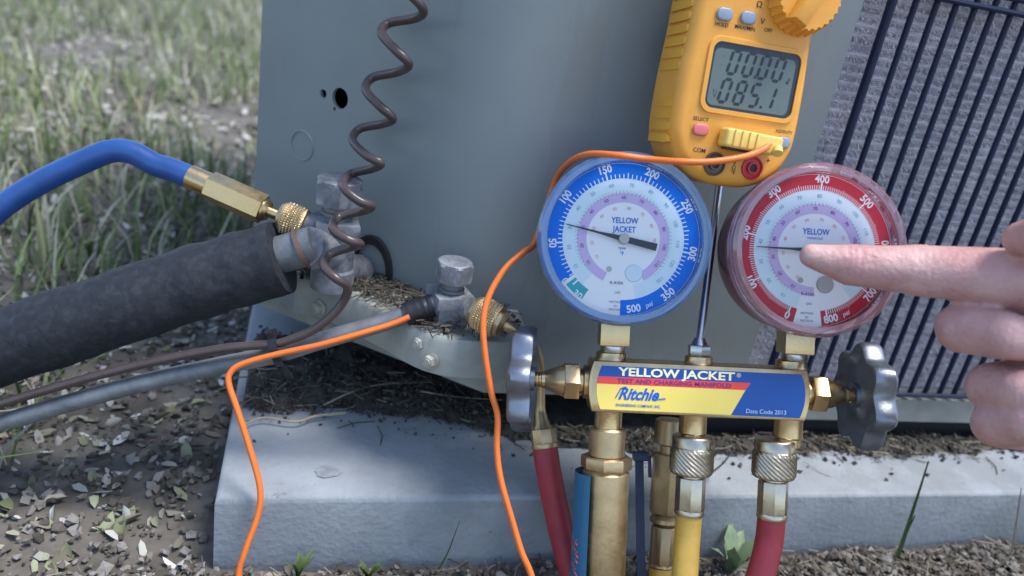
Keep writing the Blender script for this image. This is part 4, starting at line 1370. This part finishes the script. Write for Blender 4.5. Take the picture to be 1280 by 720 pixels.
# jacks
for (u, v), m_ in (((893, 205), 'jack_dark'), ((940, 210), 'jack_red')):
    T_ = TM @ TL(*Q(u, v), 0)
    mb = MB(T_)
    mb.lathe([(0.0060, 0), (0.0058, .0009), (0.0051, .0010), (0.0046, .0002), (0.0030, .0002), (0.0030, .0014), (0.0021, .0014), (0.0021, .0003), (0, .0003)], None, 32)
    jk = mb.build('jack', m_, met)
    MB(T_).lathe([(0, .0005), (0.0019, .0005)], None, 20).build('jack_hole', 'ink', jk, smooth=False)
# selector dial
T_ = TM @ TL(*Q(1003, -6), 0)
mb = MB(T_)
rd = 0.0185; seg = 180
rows = []
for z_, k_ in ((0, 1.03), (.0012, 1.03), (.0020, .99), (.0062, .95), (.0078, .90)):
    rows.append(mb.verts([(rd * k_ * (1 + (.022 if (i % 6) < 3 else -.022)) * math.cos(2 * math.pi * i / seg), rd * k_ * (1 + (.022 if (i % 6) < 3 else -.022)) * math.sin(2 * math.pi * i / seg), z_) for i in range(seg)]))
for a, b in zip(rows, rows[1:]):
    for k in range(seg):
        j = (k + 1) % seg; mb.face([a[k], a[j], b[j], b[k]])
mb.face(rows[-1])
dl = mb.build('selector_dial', 'meter', met)
MB(T_ @ RZ(R_(-25))).box((0, 0, .0105), (.009, .034, .009), None, .003).build('dial_grip', 'meter', dl)
# clamp jaws over the top
jc = (cxm, ybm + .158)
mb = MB(TM)
pts = [(jc[0] + .026 * math.cos(R_(a)), jc[1] + .034 * math.sin(R_(a)), -.018) for a in range(-125, 236, 10)]
for k, (nm, sl2) in enumerate((('clamp_jaw', pts[:19]), ('clamp_jaw', pts[18:]))):
    m2 = MB(TM); m2.tube([Vector(p) for p in sl2], .0078, 16); m2.build(nm, 'meter_d', met)
mb.bm.free()
# magnet hanger behind
MB(TM).box((cxm, ybm + .085, -.0470), (.030, .036, .0275), None, .002).build('magnet_hanger', 'tape', met)

# thermocouple: plug pushed into the meter plus its orange wire
thr = thing('thermocouple', 'orange thermocouple wire with yellow plug in the meter, draped over the blue gauge', 'thermocouple', TM @ TL(0, ybm, 0))
pa, pb = Vector(Q(897, 170)), Vector(Q(966, 183))
pc = (pa + pb) / 2; pd = pb - pa
Tp = TM @ TL(pc.x, pc.y, 0) @ RZ(math.atan2(pd.y, pd.x))
L_ = pd.length
mb = MB(Tp); mb.prism(rrect(L_, .0092, .0018), .0004, .0090, None, .0014, 3)
plug = mb.build('plug', 'plug', thr)
for k in range(4): 
    MB(Tp).box((-L_ * .36 + k * L_ * .13, 0.0002, .0092), (.0012, .0080, .0012), None, .0005).build('plug_rib', 'plug', plug)
MB(Tp).tube([(L_ * .42, -.001, .0085), (L_ * .40, -.0035, .0105)], .0026, 12).build('strain_relief', 'plug', plug)
MB(Tp).box((-L_ * .12, -.0052, .0040), (L_ * .62, .0010, .0052), None, .0003).build('plug_label', 'ink', plug)
wq = lambda u, v, o: PM(u, v, o)
tw = [wq(962, 180, .0075), wq(953, 187, .0098), wq(930, 196, .012), wq(890, 202, .012), wq(850, 202, .010), P(810, 199, .372), P(770, 194, .372), P(735, 193, .384), P(712, 203, .402), P(695, 224, .420), P(682, 262, .424), P(668, 304, .414), P(655, 315, .405), P(632, 335, .398), P(612, 368, .393), P(604, 400, .391), P(606, 440, .391), P(614, 490, .392), P(622, 520, .393), P(621, 560, .393), P(626, 600, .392), P(640, 650, .392), P(652, 690, .392), P(666, 725, .392), P(690, 820, .392), P(660, 930, .395), P(520, 990, .40), P(380, 940, .40), P(312, 820, .402), P(298, 730, .404), P(306, 690, .404), P(322, 645, .405), P(325, 610, .405), P(312, 560, .405), P(296, 510, .405), P(286, 480, .406), P(288, 466, .407), P(303, 455, .408), P(345, 443, .409), P(400, 431, .411), P(450, 417, .415), P(490, 405, .420), P(512, 396, .4215)]
mb = MB(); mb.tube(spline(tw, 7), 0.00165, 12); mb.build('wire', 'orange', thr, angle=60)

# ================================================================== pointing hand
per = thing('person', "person's bare hand reaching in from the right, forefinger pointing at the red gauge", 'person', TL(*P(1500, 470, .33)))
mb = MB()
def cap(a, b, ra, rb, n=7, seg=20):
    a, b = Vector(a), Vector(b)
    d = (b - a); L = d.length
    T = frame(a, d)
    prof = [(0, -ra)]
    for k in range(1, n): 
        t = -math.pi / 2 + math.pi / 2 * k / n
        prof.append((ra * math.cos(t), ra * math.sin(t)))
    for k in range(0, 6):
        t = k / 5; prof.append((ra + (rb - ra) * t, L * t))
    for k in range(1, n):
        t = math.pi / 2 * k / n
        prof.append((rb * math.cos(t), L + rb * math.sin(t)))
    prof.append((0, L + rb))
    mb.lathe(prof, T, seg)
idx = [(1015, 320, .3460), (1062, 331, .3440), (1150, 338, .3380), (1285, 350, .3220)]
ir = [.0056, .0090, .0112, .0132]
I = [P(*p) for p in idx]
for k in range(3): cap(I[k], I[k + 1], ir[k], ir[k + 1])
mdl = [P(1203, 410, .334), P(1258, 420, .316), P(1312, 432, .314)]
kn_ = [P(1304, 402, .336), P(1338, 472, .336), P(1357, 542, .336)]
cap(kn_[0], mdl[0], .0125, .0108); cap(mdl[0], mdl[1], .0108, .0098); cap(mdl[1], mdl[2], .0098, .0080)
rng = [P(1240, 484, .332), P(1280, 491, .314), P(1328, 497, .311)]
cap(kn_[1], rng[0], .0122, .0104); cap(rng[0], rng[1], .0104, .0096); cap(rng[1], rng[2], .0096, .0078)
pky = [P(1246, 530, .327), P(1287, 526, .312), P(1333, 531, .309)]
cap(kn_[2], pky[0], .0112, .0098); cap(pky[0], pky[1], .0098, .0092); cap(pky[1], pky[2], .0090, .0072)
wr = P(1700, 560, .315)
for k in (I[3], *kn_):
    cap(k, k.lerp(wr, .75), .0135, .0160)
cap(P(1420, 420, .318), wr, .020, .022); cap(P(1420, 500, .318), wr, .020, .022)
# thumb above the forefinger
tb_ = [P(1480, 360, .300), P(1370, 300, .298), P(1305, 296, .304), P(1276, 298, .312)]
cap(P(1580, 470, .305), tb_[0], .020, .0145); cap(tb_[0], tb_[1], .0145, .0110); cap(tb_[1], tb_[2], .0110, .0098); cap(tb_[2], tb_[3], .0098, .0070)
el = P(2300, 900, .30)
cap(wr, wr.lerp(el, .5), .025, .036)
me = bpy.data.meshes.new('hand_raw'); mb.bm.to_mesh(me); mb.bm.free()
ho = bpy.data.objects.new('hand_raw', me); COL.objects.link(ho)
rm = ho.modifiers.new('r', 'REMESH'); rm.mode = 'VOXEL'; rm.voxel_size = 0.0012
sm = ho.modifiers.new('s', 'SMOOTH'); sm.factor = 0.5; sm.iterations = 7
dg = bpy.context.evaluated_depsgraph_get()
hm = bpy.data.meshes.new_from_object(ho.evaluated_get(dg))
bpy.data.objects.remove(ho)
# skin creases at the joints and slight bone bulges
cre = []
for chain, rr_ in ((I, ir), ([kn_[0]] + mdl, [.0125, .0108, .0098, .008]), ([kn_[1]] + rng, [.0122, .0104, .0096, .0078]), ([kn_[2]] + pky, [.0112, .0098, .0092, .0072])):
    for k in range(1, len(chain) - 1):
        cre.append((chain[k], (chain[k + 1] - chain[k - 1]).normalized(), rr_[k]))
nrm_ = [v.normal.copy() for v in hm.vertices]
for v, vn in zip(hm.vertices, nrm_):
    for c, d, r in cre:
        dv = v.co - c
        if dv.length < r * 2:
            t = dv.dot(d)
            amp = sum(-0.00038 * math.exp(-((t - o) / 0.0007) ** 2) for o in (-.0022, 0, .0024)) + 0.0005 * math.exp(-(t / 0.005) ** 2)
            v.co += (dv - d * t).normalized() * amp
    v.co += vn * noise.noise(v.co * 160) * 0.00018
hm.transform(WM[per].inverted())
hm.shade_smooth()
hm.materials.clear(); hm.materials.append(M['skin'])
hd = link(bpy.data.objects.new('hand', hm)); hd.parent = per; WM[hd] = WM[per]
mb = MB(); a = wr.lerp(el, .28)
mb.tube([a, wr.lerp(el, .4), wr.lerp(el, .6), wr.lerp(el, .9)], lambda t: .043 + .012 * t, 28)
mb.build('sleeve', 'sleeve', per, angle=60)

# ================================================================== plants by the pad
def stem_blade(name, pts, wd, label, cat, m='green', group=None):
    mb = MB()
    sp = spline(pts, 5)
    side = CR @ Vector((1, 0, 0))
    n = len(sp)
    L = [mb.bm.verts.new(p - side * wd * (1 - (i / (n - 1)) ** 1.6 * .9)) for i, p in enumerate(sp)]
    C2 = [mb.bm.verts.new(p + Vector((0, wd * .5, 0))) for i, p in enumerate(sp)]
    Rr = [mb.bm.verts.new(p + side * wd * (1 - (i / (n - 1)) ** 1.6 * .9)) for i, p in enumerate(sp)]
    for i in range(n - 1):
        mb.face([L[i], C2[i], C2[i + 1], L[i + 1]]); mb.face([C2[i], Rr[i], Rr[i + 1], C2[i + 1]])
    return tag(mb.build(name, m), label, cat, group)
def on(u, v, y): return PY(u, v, y)
stem_blade('grass_blade', [on(1118, 706, -.075), on(1130, 672, -.076), on(1147, 620, -.078), on(1161, 577, -.080)], .0019, 'single long green grass blade leaning right against the pad front', 'grass blade')
stem_blade('grass_blade', [on(1116, 706, -.077), on(1132, 668, -.079), on(1144, 645, -.081)], .0016, 'shorter green blade beside the long leaning grass blade', 'grass blade')
stem_blade('grass_blade', [on(1262, 706, -.075), on(1268, 668, -.077), on(1277, 610, -.08)], .0012, 'thin pale grass stem at the far right of the pad front', 'grass blade', 'straw')
stem_blade('grass_blade', [on(548, 712, -.070), on(560, 690, -.071), on(575, 650, -.073)], .0007, 'thin faint green stem standing in front of the pad left of the red hose', 'grass blade')
def weed(name, base, n, hgt, label, lw_, seed, m='green'):
    rnd = random.Random(seed)
    t = thing(name, label, 'weed', TL(*base))
    for k in range(n):
        a = rnd.uniform(0, 6.3); l = hgt * rnd.uniform(.6, 1.1); ln = rnd.uniform(.3, .9)
        d = Vector((math.cos(a), math.sin(a), 0)); s_ = Vector((-d.y, d.x, 0))
        mb = MB()
        rows = []
        for i in range(6):
            q = i / 5
            p = Vector(base) + d * l * ln * q ** 1.5 + Vector((0, 0, l * (q - .35 * ln * q * q)))
            ww = lw_ * math.sin(math.pi * min(1, q * .92 + .08)) * (1 + .3 * math.sin(q * 14))
            rows.append([mb.bm.verts.new(p - s_ * ww), mb.bm.verts.new(p - Vector((0, 0, ww * .3))), mb.bm.verts.new(p + s_ * ww)])
        for a_, b_ in zip(rows, rows[1:]):
            mb.face([a_[0], a_[1], b_[1], b_[0]]); mb.face([a_[1], a_[2], b_[2], b_[1]])
        mb.build('leaf', m, t)
    return t
weed('weed', PY(372, 722, -.075), 10, .017, 'small green weed sprouting at the pad foot near the left orange wire', .0016, 1)
weed('weed', PY(460, 724, -.078), 9, .013, 'low tuft of dark leaves at the pad foot below the surface chip', .0016, 2)
weed('weed', PY(912, 716, -.078), 7, .034, 'pale green leafy weed in front of the pad between yellow and red hoses', .0045, 3, 'pale_green')
